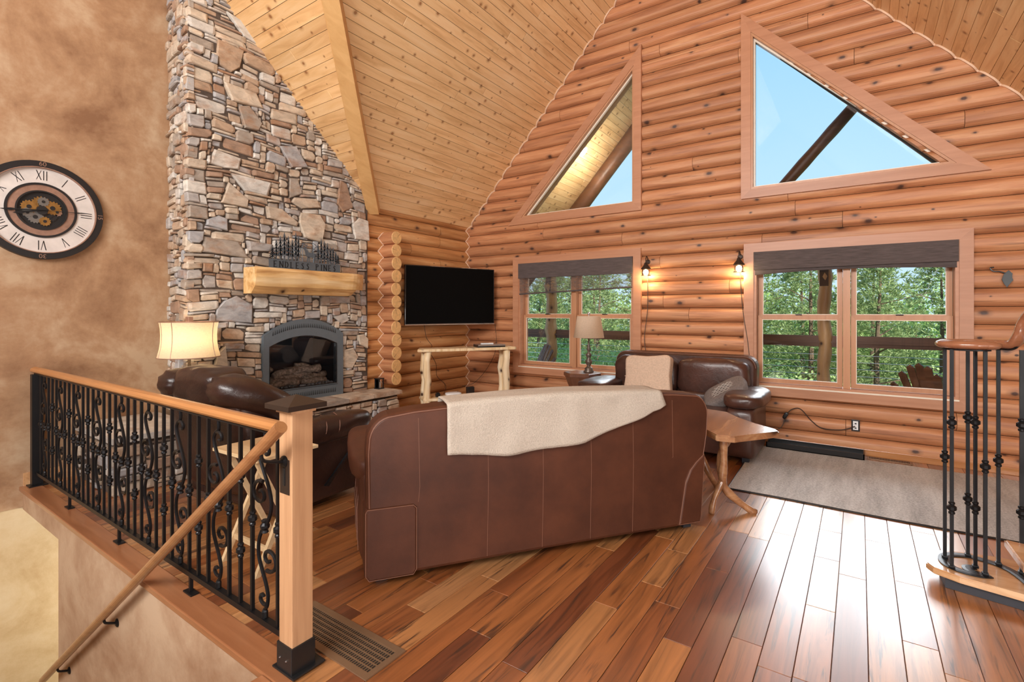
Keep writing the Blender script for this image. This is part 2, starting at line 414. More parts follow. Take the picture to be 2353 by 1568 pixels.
def mk_leaf(name, a, c_, e):
    m, nt, b = newmat(name)
    r = rnd(nt)
    c = ramp(nt, r, [(0, a), (.5, c_), (1, e)])
    L(nt, c, b.inputs['Base Color']); b.inputs['Roughness'].default_value = .6
    tr = N(nt, 'ShaderNodeBsdfTranslucent'); L(nt, c, tr.inputs[0])
    mx = N(nt, 'ShaderNodeMixShader'); mx.inputs[0].default_value = .35
    L(nt, b.outputs[0], mx.inputs[1]); L(nt, tr.outputs[0], mx.inputs[2])
    L(nt, mx.outputs[0], nt.nodes['Material Output'].inputs[0]); return m
M_needle = mk_leaf('pine_needles', (.17,.25,.08), (.30,.40,.15), (.42,.52,.24))
M_leaf = mk_leaf('bright_leaves', (.25,.38,.10), (.40,.56,.18), (.55,.68,.30))
M_bark = plain('tree_bark', (.16,.11,.07), .9, var=.3)

# ================================================================== SETTING
XL, XF, XW, YW = -5.72, -5.14, -5.17, 6.20
CH = .167
APX, APZ, SL = -1.73, 6.585, 1.095
DY, DZ, DS = 4.302, 2.816, .931          # cross gable slope
RY, RZ = .9, DZ+DS*(DY-.9)
zmain = lambda x: APZ - SL*abs(x-APX)
vx = lambda y: APX-(APZ-(DZ+DS*(DY-y)))/SL     # valley x at y
vy = lambda x: DY-(zmain(x)-DZ)/DS

# ---- floor
floor = link('floor', bx(-5.9, 2.6, 1.12, 6.6, -.16, -.016), M_subfloor); tag(floor, kind='structure')
b = bx(-1.9, 2.6, -3.4, 1.12, -.16, -.016)
link('subfloor_extension', b, M_subfloor, floor)
planks = []
W = .125; x = -5.72; ci = 0
while x < 2.4:
    y = 1.2 if x+W/2 < -1.86 else -.6
    first = True
    while y < 6.25:
        ln = random.choice([.45,.6,.75,.9,1.1,1.3,1.6])*(random.uniform(.3,1) if first else 1); first = False
        y2 = min(6.25, y+ln)
        if 6.25-y2 < .2: y2 = 6.25
        planks.append((x, y, y2)); y = y2
    x += W; ci += 1
def plank_bm(x, y, y2, bm=None):
    bm = bm or BM(); g = .0011; t = 0; c = .0016
    x0, x1, a, d = x+g, x+W-g, y+g, y2-g
    lo = [bm.verts.new(p) for p in ((x0,a,-.014),(x1,a,-.014),(x1,d,-.014),(x0,d,-.014))]
    mi = [bm.verts.new(p) for p in ((x0,a,t-c),(x1,a,t-c),(x1,d,t-c),(x0,d,t-c))]
    tp = [bm.verts.new(p) for p in ((x0+c,a+c,t),(x1-c,a+c,t),(x1-c,d-c,t),(x0+c,d-c,t))]
    for A, B in ((lo, mi), (mi, tp)):
        for i in range(4): bm.faces.new((A[i], A[(i+1) % 4], B[(i+1) % 4], B[i]))
    bm.faces.new(tp); return bm
def vis(p):
    x, y, y2 = p; ym = (y+y2)/2; F = (-.57, .822); R = (.822, .57); d = x*F[0]+ym*F[1]; r = x*R[0]+ym*R[1]
    if d < .6 or r/d > 1.15 or r/d < -.8 or d < 1.5: return 99
    occl = 6 if (x < -1.95 and ym > 1.2 and (x+2.1)*.81+(ym-1.7)*-.58 < -.1) else 0
    return d+occl
planks.sort(key=vis)
for p in planks[:295]: link('floor_plank', plank_bm(*p), M_floor, floor)
bm = BM()
for p in planks[295:]: plank_bm(*p, bm)
tag(link('floor_plank_rest', bm, M_floor, floor), kind='stuff')
# stair edge nosing, fascia and stairwell walls
tr = link('trim_1', bx(-5.72, -1.83, 1.075, 1.2, -.03, .004, .006), M_nose); tag(tr, kind='structure')
tr = link('trim_2', bx(-1.96, -1.83, -3.4, 1.075, -.03, .004, .006), M_nose); tag(tr, kind='structure')
fas = link('trim_3', bx(-5.72, -1.9, 1.10, 1.16, -.19, -.03), M_plasterb); tag(fas, kind='structure')
ws = link('wall_stair', bx(-4.75, -1.9, 1.10, 1.3, -3, -.19), M_plasterb); tag(ws, kind='structure')
# lower level: landing floor and walls
lf = link('trim_4', bx(-7.0, -1.0, -3.4, 5.0, -3.1, -3.0), M_plasterl); tag(lf, kind='structure')
wl = link('wall_lower', bx(-5.85, -5.725, -3.4, 5.0, -3.0, -.171), M_plasterl); tag(wl, kind='structure')
wb = link('wall_lower_back', bx(-5.9, -1.8, 4.9, 5.0, -3.0, -.17), M_plasterl); tag(wb, kind='structure')
wsr = link('wall_stair_right', bx(-1.9, -1.8, -3.4, 1.1, -3.0, -.161), M_plasterb); tag(wsr, kind='structure')
# plaster side wall
wlft = link('wall_left', bx(-5.9, XL, -3.4, 2.3, -.17, 6.1), M_plaster); tag(wlft, kind='structure')
link('baseboard_left', bx(XL, XL+.015, 1.1, 1.42, .0, .11, .003), M_tread); tag(bpy.data.objects['baseboard_left'], kind='structure')
wbk = link('wall_left_behind_logs', bx(-5.95, -5.73, 2.3, 6.4, -.2, 2.2), M_dark); tag(wbk, kind='structure')
wr = link('wall_rear', bx(-5.9, 3.4, -3.5, -3.4, -3, 7), M_plaster); tag(wr, kind='structure')
wrt = link('wall_right', bx(3.3, 3.4, -3.4, 6.4, -.2, 7), M_plaster); tag(wrt, kind='structure')

# ---- log walls
WO = [(-4.17, -2.39, .66, 2.135), (-.98, .77, .63, 2.125)]       # lower openings
TO = [((-4.13, -2.385), 2.86, 4.62), ((-1.015, .66), 2.84, 4.60)]       # gable openings
def opening(z):
    out = []
    for a, b_, z0, z1 in WO:
        if z0 <= z <= z1: out.append((a, b_))
    (a, b_), z0, z1 = TO[0]
    if z0 <= z <= z1: out.append((a+(b_-a)*(z-z0)/(z1-z0), b_))
    (a, b_), z0, z1 = TO[1]
    if z0 <= z <= z1: out.append((a, b_+(a-b_)*(z-z0)/(z1-z0)))
    return out
def solids(z, lo, hi):
    L_ = max(lo, APX-(APZ-z)/SL) if z > 2.84 else lo
    H_ = min(hi, APX+(APZ-z)/SL)
    segs = [(L_, H_)]
    for a, b_ in opening(z):
        ns = []
        for s, e in segs:
            if b_ <= s or a >= e: ns.append((s, e)); continue
            if a > s: ns.append((s, a))
            if b_ < e: ns.append((b_, e))
        segs = ns
    return [s for s in segs if s[1]-s[0] > .01]
brk = sorted({.66, 2.135, .63, 2.125, 2.86, 4.62, 2.84, 4.60})
wall = BM()
zs = sorted(set([0-.15, APZ-.02] + brk))
for za, zb in zip(zs, zs[1:]):
    A = solids(za+1e-4, -5.9, 3.4); B = solids(zb-1e-4, -5.9, 3.4)
    if len(A) != len(B): 
        if len(B) < len(A): B = [(s, max(s+.001, min(e, s+.001))) if False else (s, e) for s, e in A]
        else: A = B
    for (a0, a1), (b0, b1) in zip(A, B):
        prism(wall, [(a0, YW+.075, za), (a1, YW+.075, za), (b1, YW+.075, zb), (b0, YW+.075, zb)], (0, .1, 0))
wall_back = link('wall_back', fix(wall), M_dark); tag(wall_back, kind='structure')
BD = .052
bul = lambda t: BD*(1-abs(t)**3.3)
def log_course(k, lo, hi, joints):
    z0, z1 = k*CH+.002, (k+1)*CH-.002; zc = (z0+z1)/2
    cuts = [z0+(z1-z0)*i/12 for i in range(13)]+[v+s for v in brk for s in (-.0005, .0005) if z0 < v < z1]
    cuts = sorted(set(cuts))
    comps = []      # each: list of strips (za,zb,(a0,a1),(b0,b1))
    for za, zb in zip(cuts, cuts[1:]):
        if zb-za < .0012: continue
        A = solids(za+1e-5, lo, hi); B = solids(zb-1e-5, lo, hi)
        if len(A) != len(B): A = B = solids((za+zb)/2, lo, hi)
        for (a0, a1), (b0, b1) in zip(A, B):
            js = [j for j in joints if a0+.05 < j < a1-.05]
            pts = [a0]+js+[a1]; pts2 = [b0]+js+[b1]
            for i in range(len(pts)-1):
                g0 = .002 if i else 0; g1 = .002 if i < len(pts)-2 else 0
                st = (za, zb, pts[i]+g0, pts[i+1]-g1, pts2[i]+g0, pts2[i+1]-g1)
                hit = [c for c in comps if any(abs(q[1]-za) < .0013 and min(q[5], st[3])-max(q[4], st[2]) > .004 for q in c)]
                if hit:
                    hit[0].append(st)
                    for h in hit[1:]: hit[0].extend(h); comps.remove(h)
                else: comps.append([st])
    for c in comps:
        bm = BM(); T = lambda z: (z-zc)/((z1-z0)/2)
        tot = 0
        for za, zb, a0, a1, b0, b1 in c:
            ya, yb = YW+BD-bul(T(za)), YW+BD-bul(T(zb)); tot += (a1-a0)*(zb-za)
            q = [bm.verts.new(p) for p in ((a0,ya,za),(a1,ya,za),(b1,yb,zb),(b0,yb,zb))]; bm.faces.new(q)
            for s, (xx, yy) in enumerate(((a0, b0), (a1, b1))):
                e = [bm.verts.new(p) for p in ((xx,ya,za),(yy,yb,zb),(yy,YW+.07,zb),(xx,YW+.07,za))]; bm.faces.new(e if s else e[::-1])
        if tot < .0015: bm.free(); continue
        bmesh.ops.remove_doubles(bm, verts=bm.verts[:], dist=.0004)
        link('log', bm, M_log, wall_back)
for k in range(0, 39):
    js = []
    xx = -5.2+random.uniform(.4, 2.8)
    while xx < 2.2: js.append(xx); xx += random.uniform(2.2, 4.2)
    log_course(k, XW-.07, 3.3, js)
# side log wall behind the television, courses 0..16, y 4.2 to corner
wlog = link('wall_left_log', bx(-5.25, XW-.06, 4.15, 6.3, -.02, 2.83), M_dark); tag(wlog, kind='structure')
for k in range(-1, 17):
    z0, z1 = (k+.5)*CH+.002, min((k+1.5)*CH-.002, 2.85); js = [4.15]+([random.uniform(4.9, 5.8)] if random.random() < .35 else [])+[YW+.075]
    for a, d in zip(js, js[1:]):
        bm = BM(); rows = []
        for i in range(13):
            t = -1+2*i/12; z = (k+1)*CH+t*(CH/2-.002); t = t if z < 2.85 else t; z = min(z, 2.85); xf = XW-BD+bul(t)
            rows.append([bm.verts.new((xf, a+.002, z)), bm.verts.new((xf, d-.002, z))])
        for r0, r1 in zip(rows, rows[1:]): bm.faces.new((r0[0], r0[1], r1[1], r1[0]))
        link('log', fix(bm), M_logy, wlog, smooth=True)
# stub of crossing log ends
stub = thing('log_wall_stub', 'short wall of stacked golden log ends projecting between stone chimney and television', 'log corner', (-5.06, 4.5, .47))
for k in range(3, 15):
    z = (k+.5)*CH; r = CH/2-.001; yc = 4.41+.085; xe = -4.945+random.uniform(-.008, .008)
    bm = BM(); n = 22; rings = []
    for xx, rr in ((-5.2, r*1.02), (xe-.006, r*1.02), (xe, r*.95)):
        rings.append([bm.verts.new((xx, yc+rr*math.cos(2*PI*i/n), z+rr*math.sin(2*PI*i/n))) for i in range(n)])
    for A, B in zip(rings, rings[1:]):
        for i in range(n): bm.faces.new((A[i], A[(i+1) % n], B[(i+1) % n], B[i]))
    e = bm.faces.new(rings[-1]); bm.faces.new(rings[0][::-1])
    fix(bm); me = bpy.data.meshes.new('log'); bm.to_mesh(me); bm.free()
    me.materials.append(M_log); me.materials.append(M_logend)
    for p in me.polygons:
        if p.normal.x > .4: p.material_index = 1
    lg = link('log', me, None, stub, world=True)
    # drying check crack on end grain
    a = random.uniform(0, 6.28); cb = BM()
    prism(cb, [(xe+.0005, yc, z), (xe+.0005, yc+r*.9*math.cos(a), z+r*.9*math.sin(a)), (xe+.0005, yc+r*.9*math.cos(a+.06), z+r*.9*math.sin(a+.06))], (.0008, 0, 0))
    link('crack', cb, M_dark, lg)
# zigzag scribed seams
def zig(name, fn, z0, z1, r=.007):
    pts = []; n = int((z1-z0)/CH*12)
    for i in range(n+1):
        z = z0+(z1-z0)*i/n; t = ((z/CH) % 1)*2-1; pts.append(fn(z, t))
    o = link(name, tube(BM(), pts, r, 5, up=(0,1,0)), M_zig); tag(o, kind='structure'); return o
sh = lambda t: t+1 if t < 0 else t-1
zig('trim_5', lambda z, t: (XW-BD+bul(sh(t))+.005, YW+BD-bul(t)-.005, z), .02, 2.83, .0075)
zig('trim_6', lambda z, t: (XW-BD+bul(sh(t))+.005, 4.495-.084*math.sqrt(max(.12, 1-t*t))-.003, z), .49, 2.5, .0075)
zig('trim_7', lambda z, t: (APX-(APZ-z)/SL+.034, YW+BD-bul(t)-.008, z), 2.80, 6.50, .012)
zig('trim_8', lambda z, t: (APX+(APZ-z)/SL-.034, YW+BD-bul(t)-.008, z), 2.3, 6.50, .012)
bb = link('baseboard_back', bx(-.9, 3.3, YW-.012, YW+.05, 0, .065, .004), M_rail); tag(bb, kind='structure')

# ---- ceiling
def slab(name, pts, n, mat):
    bm = BM(); prism(bm, pts, n); o = link(name, fix(bm), mat); return tag(o, kind='structure')
yb, yf = -3.4, YW+.1
xr = vx(RY)
ce = slab('ceiling', [(-5.2, yf, zmain(-5.2)), (APX, yf, APZ), (APX, yb, APZ), (xr-.02, yb, zmain(xr-.02)), (xr, RY, RZ), (-5.2, vy(-5.2), zmain(-5.2))], (0, 0, .2), M_dark)
ce2 = slab('ceiling_right', [(APX, yb, APZ), (APX, yf, APZ), (3.4, yf, zmain(3.4)), (3.4, yb, zmain(3.4))], (0, 0, .2), M_dark)
ce3 = slab('ceiling_cross', [(-5.9, DY+.3, DZ-.28), (vx(DY+.3), DY+.3, DZ-.28), (xr, RY, RZ), (-5.9, RY, RZ)], (0, 0, .2), M_dark)
slab('ceiling_eave', [(-5.95, 2.2, 2.83), (-5.2, 2.2, 2.83), (-5.2, 6.35, 2.83), (-5.95, 6.35, 2.83)], (0, 0, .1), M_dark)
slab('ceiling_cross_rear', [(-5.9, RY, RZ), (xr, RY, RZ), (xr, yb, RZ), (-5.9, yb, RZ)], (0, 0, .2), M_plaster)
def ceil_plank(pts, nrm, mat, par, c=.004, t=.018):
    """quad pts at face, pushed down"""
    bm = BM(); n = Vector(nrm).normalized(); P = [Vector(p) for p in pts]; ctr = sum(P, Vector())/len(P)
    if len(P) < 3: return
    hi = [bm.verts.new(p+n*.0) for p in P]
    mid = [bm.verts.new(p-n*(t-c)) for p in P]
    lo = [bm.verts.new(p+(ctr-p).normalized()*c*1.3-n*t) for p in P]
    k = len(P)
    for A, B in ((hi, mid), (mid, lo)):
        for i in range(k): bm.faces.new((A[i], A[(i+1) % k], B[(i+1) % k], B[i]))
    bm.faces.new(lo); link('ceiling_board', fix(bm), mat, par)
PW = .098
ux = PW/math.sqrt(1+SL*SL)
nL = (-SL, 0, 1); nR = (SL, 0, 1)
x = -5.17; g = .0012
while x < APX-.01:
    x2 = min(APX, x+ux); ya, yb2 = max(-2.5, vy(x)) if x < xr else -2.5, max(-2.5, vy(x2)) if x2 < xr else -2.5
    js = []; yy = YW+.05-random.uniform(.4, 3.2)
    while yy > max(ya, yb2)+.3: js.append(yy); yy -= random.uniform(1.6, 3.6)
    ends = [YW+.05]+js
    for i, e in enumerate(ends):
        last = i == len(ends)-1
        s0, s1 = (ya, yb2) if last else (ends[i+1], ends[i+1])
        ceil_plank([(x+g, e-g, zmain(x+g)), (x2-g, e-g, zmain(x2-g)), (x2-g, s1+g, zmain(x2-g)), (x+g, s0+g, zmain(x+g))], nL, M_pine, ce)
    x = x2
x = APX
while x < 3.2:
    x2 = x+ux; js = []; yy = YW+.05-random.uniform(.4, 3.2)
    while yy > 3.2: js.append(yy); yy -= random.uniform(1.6, 3.6)
    ends = [YW+.05]+js+[2.6]
    for e, s in zip(ends, ends[1:]):
        ceil_plank([(x+g, e-g, zmain(x+g)), (x2-g, e-g, zmain(x2-g)), (x2-g, s+g, zmain(x2-g)), (x+g, s+g, zmain(x+g))], nR, M_pine, ce2)
    x = x2
uy = .115/math.sqrt(1+DS*DS); y = DY+.02
zd = lambda y: DZ+DS*(DY-y)
while y > RY+.02:
    y2 = y-uy; X0 = -5.72
    ends = [X0]; xx = X0+random.uniform(.5, 2.4)
    while xx < vx(y)-.25: ends.append(xx); xx += random.uniform(.9, 2.2)
    for i, s in enumerate(ends):
        e1, e2 = (vx(y), vx(y2)) if i == len(ends)-1 else (ends[i+1], ends[i+1])
        if e1-s < .02: continue
        ceil_plank([(s+g, y-g, zd(y-g)), (e1-g, y-g, zd(y-g)), (e2-g, y2+g, zd(y2+g)), (s+g, y2+g, zd(y2+g))], (0, DS, 1), M_pinex, ce3)
    y = y2
# valley beam
va = Vector((vx(DY+.02), DY+.02, zmain(vx(DY+.02)))); vb = Vector((xr, RY, RZ)); d = (vb-va).normalized()
side = d.cross(Vector((0,0,1))).normalized(); up = side.cross(d).normalized()
if up.z < 0: up = -up
bm = BM(); prism(bm, [va+side*.075+up*.02, va+side*.075-up*.105, va-side*.075-up*.105, va-side*.075+up*.02], (vb-va)); fix(bm)
vbm = link('trim_9', bm, M_beam); tag(vbm, kind='structure')
bm = BM(); prism(bm, [va+side*.10-up*.006, va+side*.10-up*.03, va+side*.074-up*.03, va+side*.074-up*.006], (vb-va)); fix(bm)
link('beam_batten', bm, M_beam, vbm)

# ---- windows
def board(bm, p0, p1, w, y0, y1, side=1):
    """mitre-free casing board from p0 to p1 (x,z); w grows to the left side of travel * side"""
    a = Vector((p0[0], 0, p0[1])); b_ = Vector((p1[0], 0, p1[1])); d = (b_-a).normalized(); n = Vector((-d.z, 0, d.x))*side*w
    prism(bm, [(a.x, y0, a.z), (b_.x, y0, b_.z), (b_.x+n.x, y0, b_.z+n.z), (a.x+n.x, y0, a.z+n.z)], (0, y1-y0, 0)); return bm
def frame_ring(outer, w, y0, y1, bev=.003):
    """outer polygon (x,z) ccw; per-edge boards with mitres; returns list of bmesh"""
    n = len(outer); inner = inset(outer, w); res = []
    for i in range(n):
        a, b_ = outer[i], outer[(i+1) % n]; c, d = inner[(i+1) % n], inner[i]
        bm = BM(); prism(bm, [(q[0], y0, q[1]) for q in (a, b_, c, d)], (0, y1-y0, 0)); res.append(fix(bm))
    return res, inner
def inset(poly, w):
    n = len(poly); out = []
    A = sum(poly[i][0]*poly[(i+1) % n][1]-poly[(i+1) % n][0]*poly[i][1] for i in range(n)); s = 1 if A > 0 else -1
    for i in range(n):
        p0, p1, p2 = poly[i-1], poly[i], poly[(i+1) % n]
        e1 = Vector((p1[0]-p0[0], p1[1]-p0[1])).normalized(); e2 = Vector((p2[0]-p1[0], p2[1]-p1[1])).normalized()
        n1 = Vector((-e1.y, e1.x))*s; n2 = Vector((-e2.y, e2.x))*s
        k = w/(1+n1.dot(n2)); out.append((p1[0]+(n1.x+n2.x)*k, p1[1]+(n1.y+n2.y)*k))
    return out
def rect(a, b_, c, d): return [(a, c), (b_, c), (b_, d), (a, d)]
def make_window(n, x0, x1, z0, z1):
    w = link('window_%d' % n, BM(), None); w['kind'] = 'structure'
    out, inner = frame_ring(rect(x0, x1, z0, z1), .1, YW-.03, YW+.02)
    for o in out: link('casing', o, M_trim, w)
    ix0, ix1, iz0, iz1 = inner[0][0], inner[1][0], inner[0][1], inner[2][1]
    out, i2 = frame_ring(rect(ix0, ix1, iz0, iz1), .028, YW-.02, YW+.19)
    for o in out: link('jamb', o, M_trim, w)
    link('sill_edge', bx(ix0, ix1, YW-.034, YW-.02, iz0-.008, iz0+.006), M_sill, w)
    a, d, c, e = i2[0][0], i2[1][0], i2[0][1], i2[2][1]; xm = (a+d)/2
    link('mullion', bx(xm-.032, xm+.032, YW+.04, YW+.18, c, e), M_sash, w)
    zm = 1.405
    for s0, s1 in ((a, xm-.032), (xm+.032, d)):
        # lower sash (inner), upper sash (outer)
        for nm, q0, q1, yy in (('lower_sash', c, zm+.012, YW+.07), ('upper_sash', zm-.03, e, YW+.115)):
            out, gi = frame_ring(rect(s0+.004, s1-.004, q0+.004, q1-.002), .045, yy, yy+.035)
            sb = BM()
            sash = link(nm, BM(), None, w)
            for o in out: link('sash_rail', o, M_sash, sash)
            link('pane', bx(gi[0][0]-.004, gi[1][0]+.004, yy+.014, yy+.02, gi[0][1]-.004, gi[2][1]+.004), M_glass, sash)
            ring2, _ = frame_ring([(p[0], p[1]) for p in gi], .006, yy-.001, yy+.004)
            for o in ring2: link('glass_bead', o, M_sill, sash)
        link('sash_lock', bx((s0+s1)/2-.03, (s0+s1)/2+.03, YW+.06, YW+.1, zm+.012, zm+.026, .004), M_bronze, w)
    return w, (ix0, ix1, iz0, iz1)
w1, r1 = make_window(1, -4.27, -2.29, .55, 2.27)
w2, r2 = make_window(2, -1.08, .86, .53, 2.225)
def tri_window(n, poly):
    w = link('window_%d' % n, BM(), None); w['kind'] = 'structure'
    out, inner = frame_ring(poly, .10, YW-.03, YW+.02)
    for o in out: link('casing', o, M_trim, w)
    out, i2 = frame_ring(inner, .022, YW-.02, YW+.19)
    for o in out: link('jamb', o, M_sash, w)
    out, i3 = frame_ring(i2, .018, YW+.03, YW+.06)
    for o in out: link('glass_stop', o, M_sill, w)
    bm = BM(); prism(bm, [(q[0], YW+.10, q[1]) for q in i2], (0, .006, 0)); link('pane', fix(bm), M_glass, w)
tri_window(3, [(-4.36, 2.755), (-2.285, 2.755), (-2.285, 4.87)])
tri_window(4, [(-1.11, 2.74), (.98, 2.74), (-1.11, 4.86)])
# woven shades
for i, (r, dz, drop, lab) in enumerate(((r1, .22, .17, 'dark woven roman shade hanging askew on the left window by the lamp'), (r2, .20, .0, 'dark woven roman shade folded up on the wide right window'))):
    t = thing('roman_shade', lab, 'window shade', ((r[0]+r[1])/2, YW-.02, r[3]), 0, None)
    a, b_, top = r[0]+.006, r[1]-.006, r[3]
    link('valance', bx(a, b_, YW-.045, YW-.025, top-dz, top, .003), M_woven, t, world=True)
    bm = BM(); n = 24; rows = []
    for k in range(n+1):
        u = k/n; xx = a+.01+(b_-a-.02)*u
        sag = (.045*math.sin(PI*u)**.5 if i else .06+.17-.055*u)
        lo = top-dz-(.0+ (.05-.03*math.sin(PI*u) if i else sag))
        rows.append([bm.verts.new((xx, YW-.022, top-.04)), bm.verts.new((xx, YW-.026, (top+lo)/2)), bm.verts.new((xx, YW-.02, lo))])
    for A, B in zip(rows, rows[1:]):
        for q in range(2): bm.faces.new((A[q], B[q], B[q+1], A[q+1]))
    link('shade_cloth', bm, M_sheer if i == 0 else M_woven, t, world=True)
    bm = BM(); tube(bm, [(rr[2].co if False else (a+.01+(b_-a-.02)*k/n, YW-.021, top-dz-(.05-.03*math.sin(PI*k/n) if i else .23-.055*k/n))) for k, rr in [(k, None) for k in range(n+1)]], .008 if i else .011, 6)
    link('bottom_bar', bm, M_woven, t, world=True)

# ================================================================== FIREPLACE
def lay_stones(face_fn, W_, H_, mask, bigs, u=.034, v=.030, seed=1):
    """returns list of stone polygons in (s,t) coordinates"""
    rs = random.Random(seed); nu, nv = int(W_/u), int(H_/v); occ = [[False]*nv for _ in range(nu)]
    res = []
    def inside(poly, x, y):
        c = False; n = len(poly)
        for i in range(n):
            (x1, y1), (x2, y2) = poly[i], poly[(i+1) % n]
            if (y1 > y) != (y2 > y) and x < (x2-x1)*(y-y1)/(y2-y1)+x1: c = not c
        return c
    for i in range(nu):
        for j in range(nv):
            x, y = (i+.5)*u, (j+.5)*v
            if not mask(x, y): occ[i][j] = True
            for p in bigs:
                if inside(p, x, y): occ[i][j] = True
    for p in bigs: res.append((p, rs.uniform(.035, .055)))
    for j in range(nv):
        for i in range(nu):
            if occ[i][j]: continue
            w = rs.choice([2,3,4,5,6,7,8,9]); h = rs.choice([1,1,2,2,2,3,3,4])
            if w < 4 and h == 1: w += 2
            ww = 0
            while ww < w and i+ww < nu and not occ[i+ww][j]: ww += 1
            rem = 0
            while i+ww+rem < nu and not occ[i+ww+rem][j] and rem < 2: rem += 1
            if i+ww+rem >= nu or (i+ww+rem < nu and occ[i+ww+rem][j]): ww += rem if rem < 2 else 0
            hh = 1
            while hh < h and j+hh < nv and all(not occ[i+k][j+hh] for k in range(ww)): hh += 1
            for k in range(ww):
                for q in range(hh): occ[i+k][j+q] = True
            x0, x1, y0, y1 = i*u, (i+ww)*u, j*v, (j+hh)*v
            jx = lambda: rs.uniform(-.004, .004)
            c = min(x1-x0, y1-y0)*rs.uniform(.1, .32); P = []
            for (cx, cy, sx, sy) in ((x0,y0,1,1),(x1,y0,-1,1),(x1,y1,-1,-1),(x0,y1,1,-1)):
                if rs.random() < .55:
                    a = (cx+sx*c*rs.uniform(.5, 1.6), cy+jx()); b_ = (cx+jx(), cy+sy*c)
                    P += [b_, a] if sx*sy > 0 else [a, b_]
                else: P.append((cx+jx(), cy+jx()))
            res.append((P, rs.uniform(.012, .05)))
    return res
def warp(x, y): return (x+.012*math.sin(y*7+1.3)+.008*math.sin(x*11), y+.012*math.sin(x*5.1)+.008*math.sin(x*13+y*4))
def stone_bm(bm, poly, dep, mp, warpy=True, gap=.0035):
    P = [warp(*p) if warpy else p for p in poly]
    try: P = inset(P, gap)
    except Exception: pass
    n = len(P); cx = sum(p[0] for p in P)/n; cy = sum(p[1] for p in P)/n
    tx, ty = (hsh(cx, cy)-.5)*.12, (hsh(cy, cx, 3)-.5)*.16
    def ring(k, d): return [bm.verts.new(mp(cx+(p[0]-cx)*k, cy+(p[1]-cy)*k, d+(p[0]-cx)*tx+(p[1]-cy)*ty)) for p in P]
    size = min(max(p[0] for p in P)-min(p[0] for p in P), max(p[1] for p in P)-min(p[1] for p in P))
    kk = max(.6, 1-.018/max(size, .02))
    A = [bm.verts.new(mp(p[0], p[1], -.03)) for p in P]; B = ring(1, dep-.009); C = ring(kk, dep+.001*hsh(cx, 7))
    for X_, Y_ in ((A, B), (B, C)):
        for i in range(n): bm.faces.new((X_[i], X_[(i+1) % n], Y_[(i+1) % n], Y_[i]))
    bm.faces.new(C)
    return bm
Z0 = .47; Y0 = 2.10; Y1 = 4.205
def u_px(px, py):     # measured stone outlines on the chimney face
    a = (px-1176.5)/1150; th = math.atan(798.5/1150); s, c = math.sin(th), math.cos(th)
    r = (-s+c*a, c+s*a, (718-py)/1150); k = XF/r[0]; return (r[1]*k-Y0, 1.45+r[2]*k-Z0)
bigpx = [[(497,88),(560,118),(553,160),(535,170),(505,150),(495,120)], [(515,188),(590,215),(605,250),(535,235)], [(550,245),(575,245),(600,285),(590,302),(560,295)],
 [(490,345),(555,365),(552,392),(520,392),(482,378)], [(640,330),(680,335),(705,387),(670,382)], [(530,400),(625,420),(615,450),(565,440)], [(530,423),(572,460),(568,480),(507,468)],
 [(610,470),(650,480),(685,510),(680,520),(612,498)], [(668,405),(685,408),(697,445),(668,455)], [(680,450),(730,460),(740,482),(695,478),(672,462)], [(690,485),(735,497),(747,520),(735,560),(695,545),(686,510)],
 [(780,415),(795,425),(812,480),(790,490),(778,470)], [(808,515),(825,500),(847,505),(847,552),(812,550)], [(466,545),(550,558),(575,597),(462,583)], [(470,505),(500,495),(522,505),(522,533),(468,520)],
 [(565,555),(625,558),(620,575),(570,580)], [(490,742),(494,715),(515,695),(545,680),(578,700),(578,742)], [(488,860),(500,812),(520,798),(530,860)], [(820,770),(835,765),(847,775),(847,798),(825,792)],
 [(790,805),(812,800),(825,820),(810,848),(790,845)], [(763,728),(795,722),(802,738),(785,748)], [(520,30),(575,60),(590,100),(560,85)]]
bigs = []
for p in bigpx:
    q = [u_px(*a) for a in p]
    A = sum(q[i][0]*q[(i+1) % len(q)][1]-q[(i+1) % len(q)][0]*q[i][1] for i in range(len(q)))
    bigs.append(q if A > 0 else q[::-1])
IY0, IY1, IZS, IZT = 2.81, 3.79, 1.20, 1.375     # insert outline
icx = (IY0+IY1)/2; ihw = (IY1-IY0)/2
arch = lambda y, off=0: IZS+(IZT-IZS)*(1-((y-icx)/ihw)**2)+off
def mask_front(s, t):
    y, z = s+Y0, t+Z0
    if z > DZ+DS*(DY-y)+.02: return False
    if IY0-.005 < y < IY1+.005 and z < arch(y, .01): return False
    return True
chim = thing('stone_chimney', 'tall ledge stone chimney rising to the sloped ceiling beside the plaster wall', 'chimney', (XF, 3.15, 0))
bm = BM()
prism(bm, [(XF-.02, Y0+.02, 0), (XF-.02, IY0, 0), (XF-.02, IY0, 1.2), (XF-.02, icx-.25, 1.33), (XF-.02, icx+.25, 1.33), (XF-.02, IY1, 1.2), (XF-.02, IY1, 0), (XF-.02, Y1-.01, 0), (XF-.02, Y1-.01, zd(Y1)), (XF-.02, Y0+.02, zd(Y0)-.02)], (-.03, 0, 0))
prism(bm, [(XF-.05, Y0+.025, 0), (XF-.05, IY0-.03, 0), (XL+.01, IY0-.03, 0), (XL+.01, Y0+.085, 0)], (0, 0, 4.86)); box(bm, -5.7, XF-.05, IY1+.03, Y1-.01, 0, 2.85); box(bm, -5.7, XF-.05, IY0-.03, IY1+.03, 1.4, 3.2)
prism(bm, [(-5.3, IY0-.03, 3.2), (-5.3, IY1+.03, 3.2), (-5.3, IY0-.03, 4.2)], (.1, 0, 0))
link('mortar_core', fix(bm), M_mortar, chim, world=True)
F = [(p, d, lambda s, t, w: (XF-.03+w, Y0+s, Z0+t)) for p, d in lay_stones(None, Y1-Y0, 4.6, mask_front, bigs)]
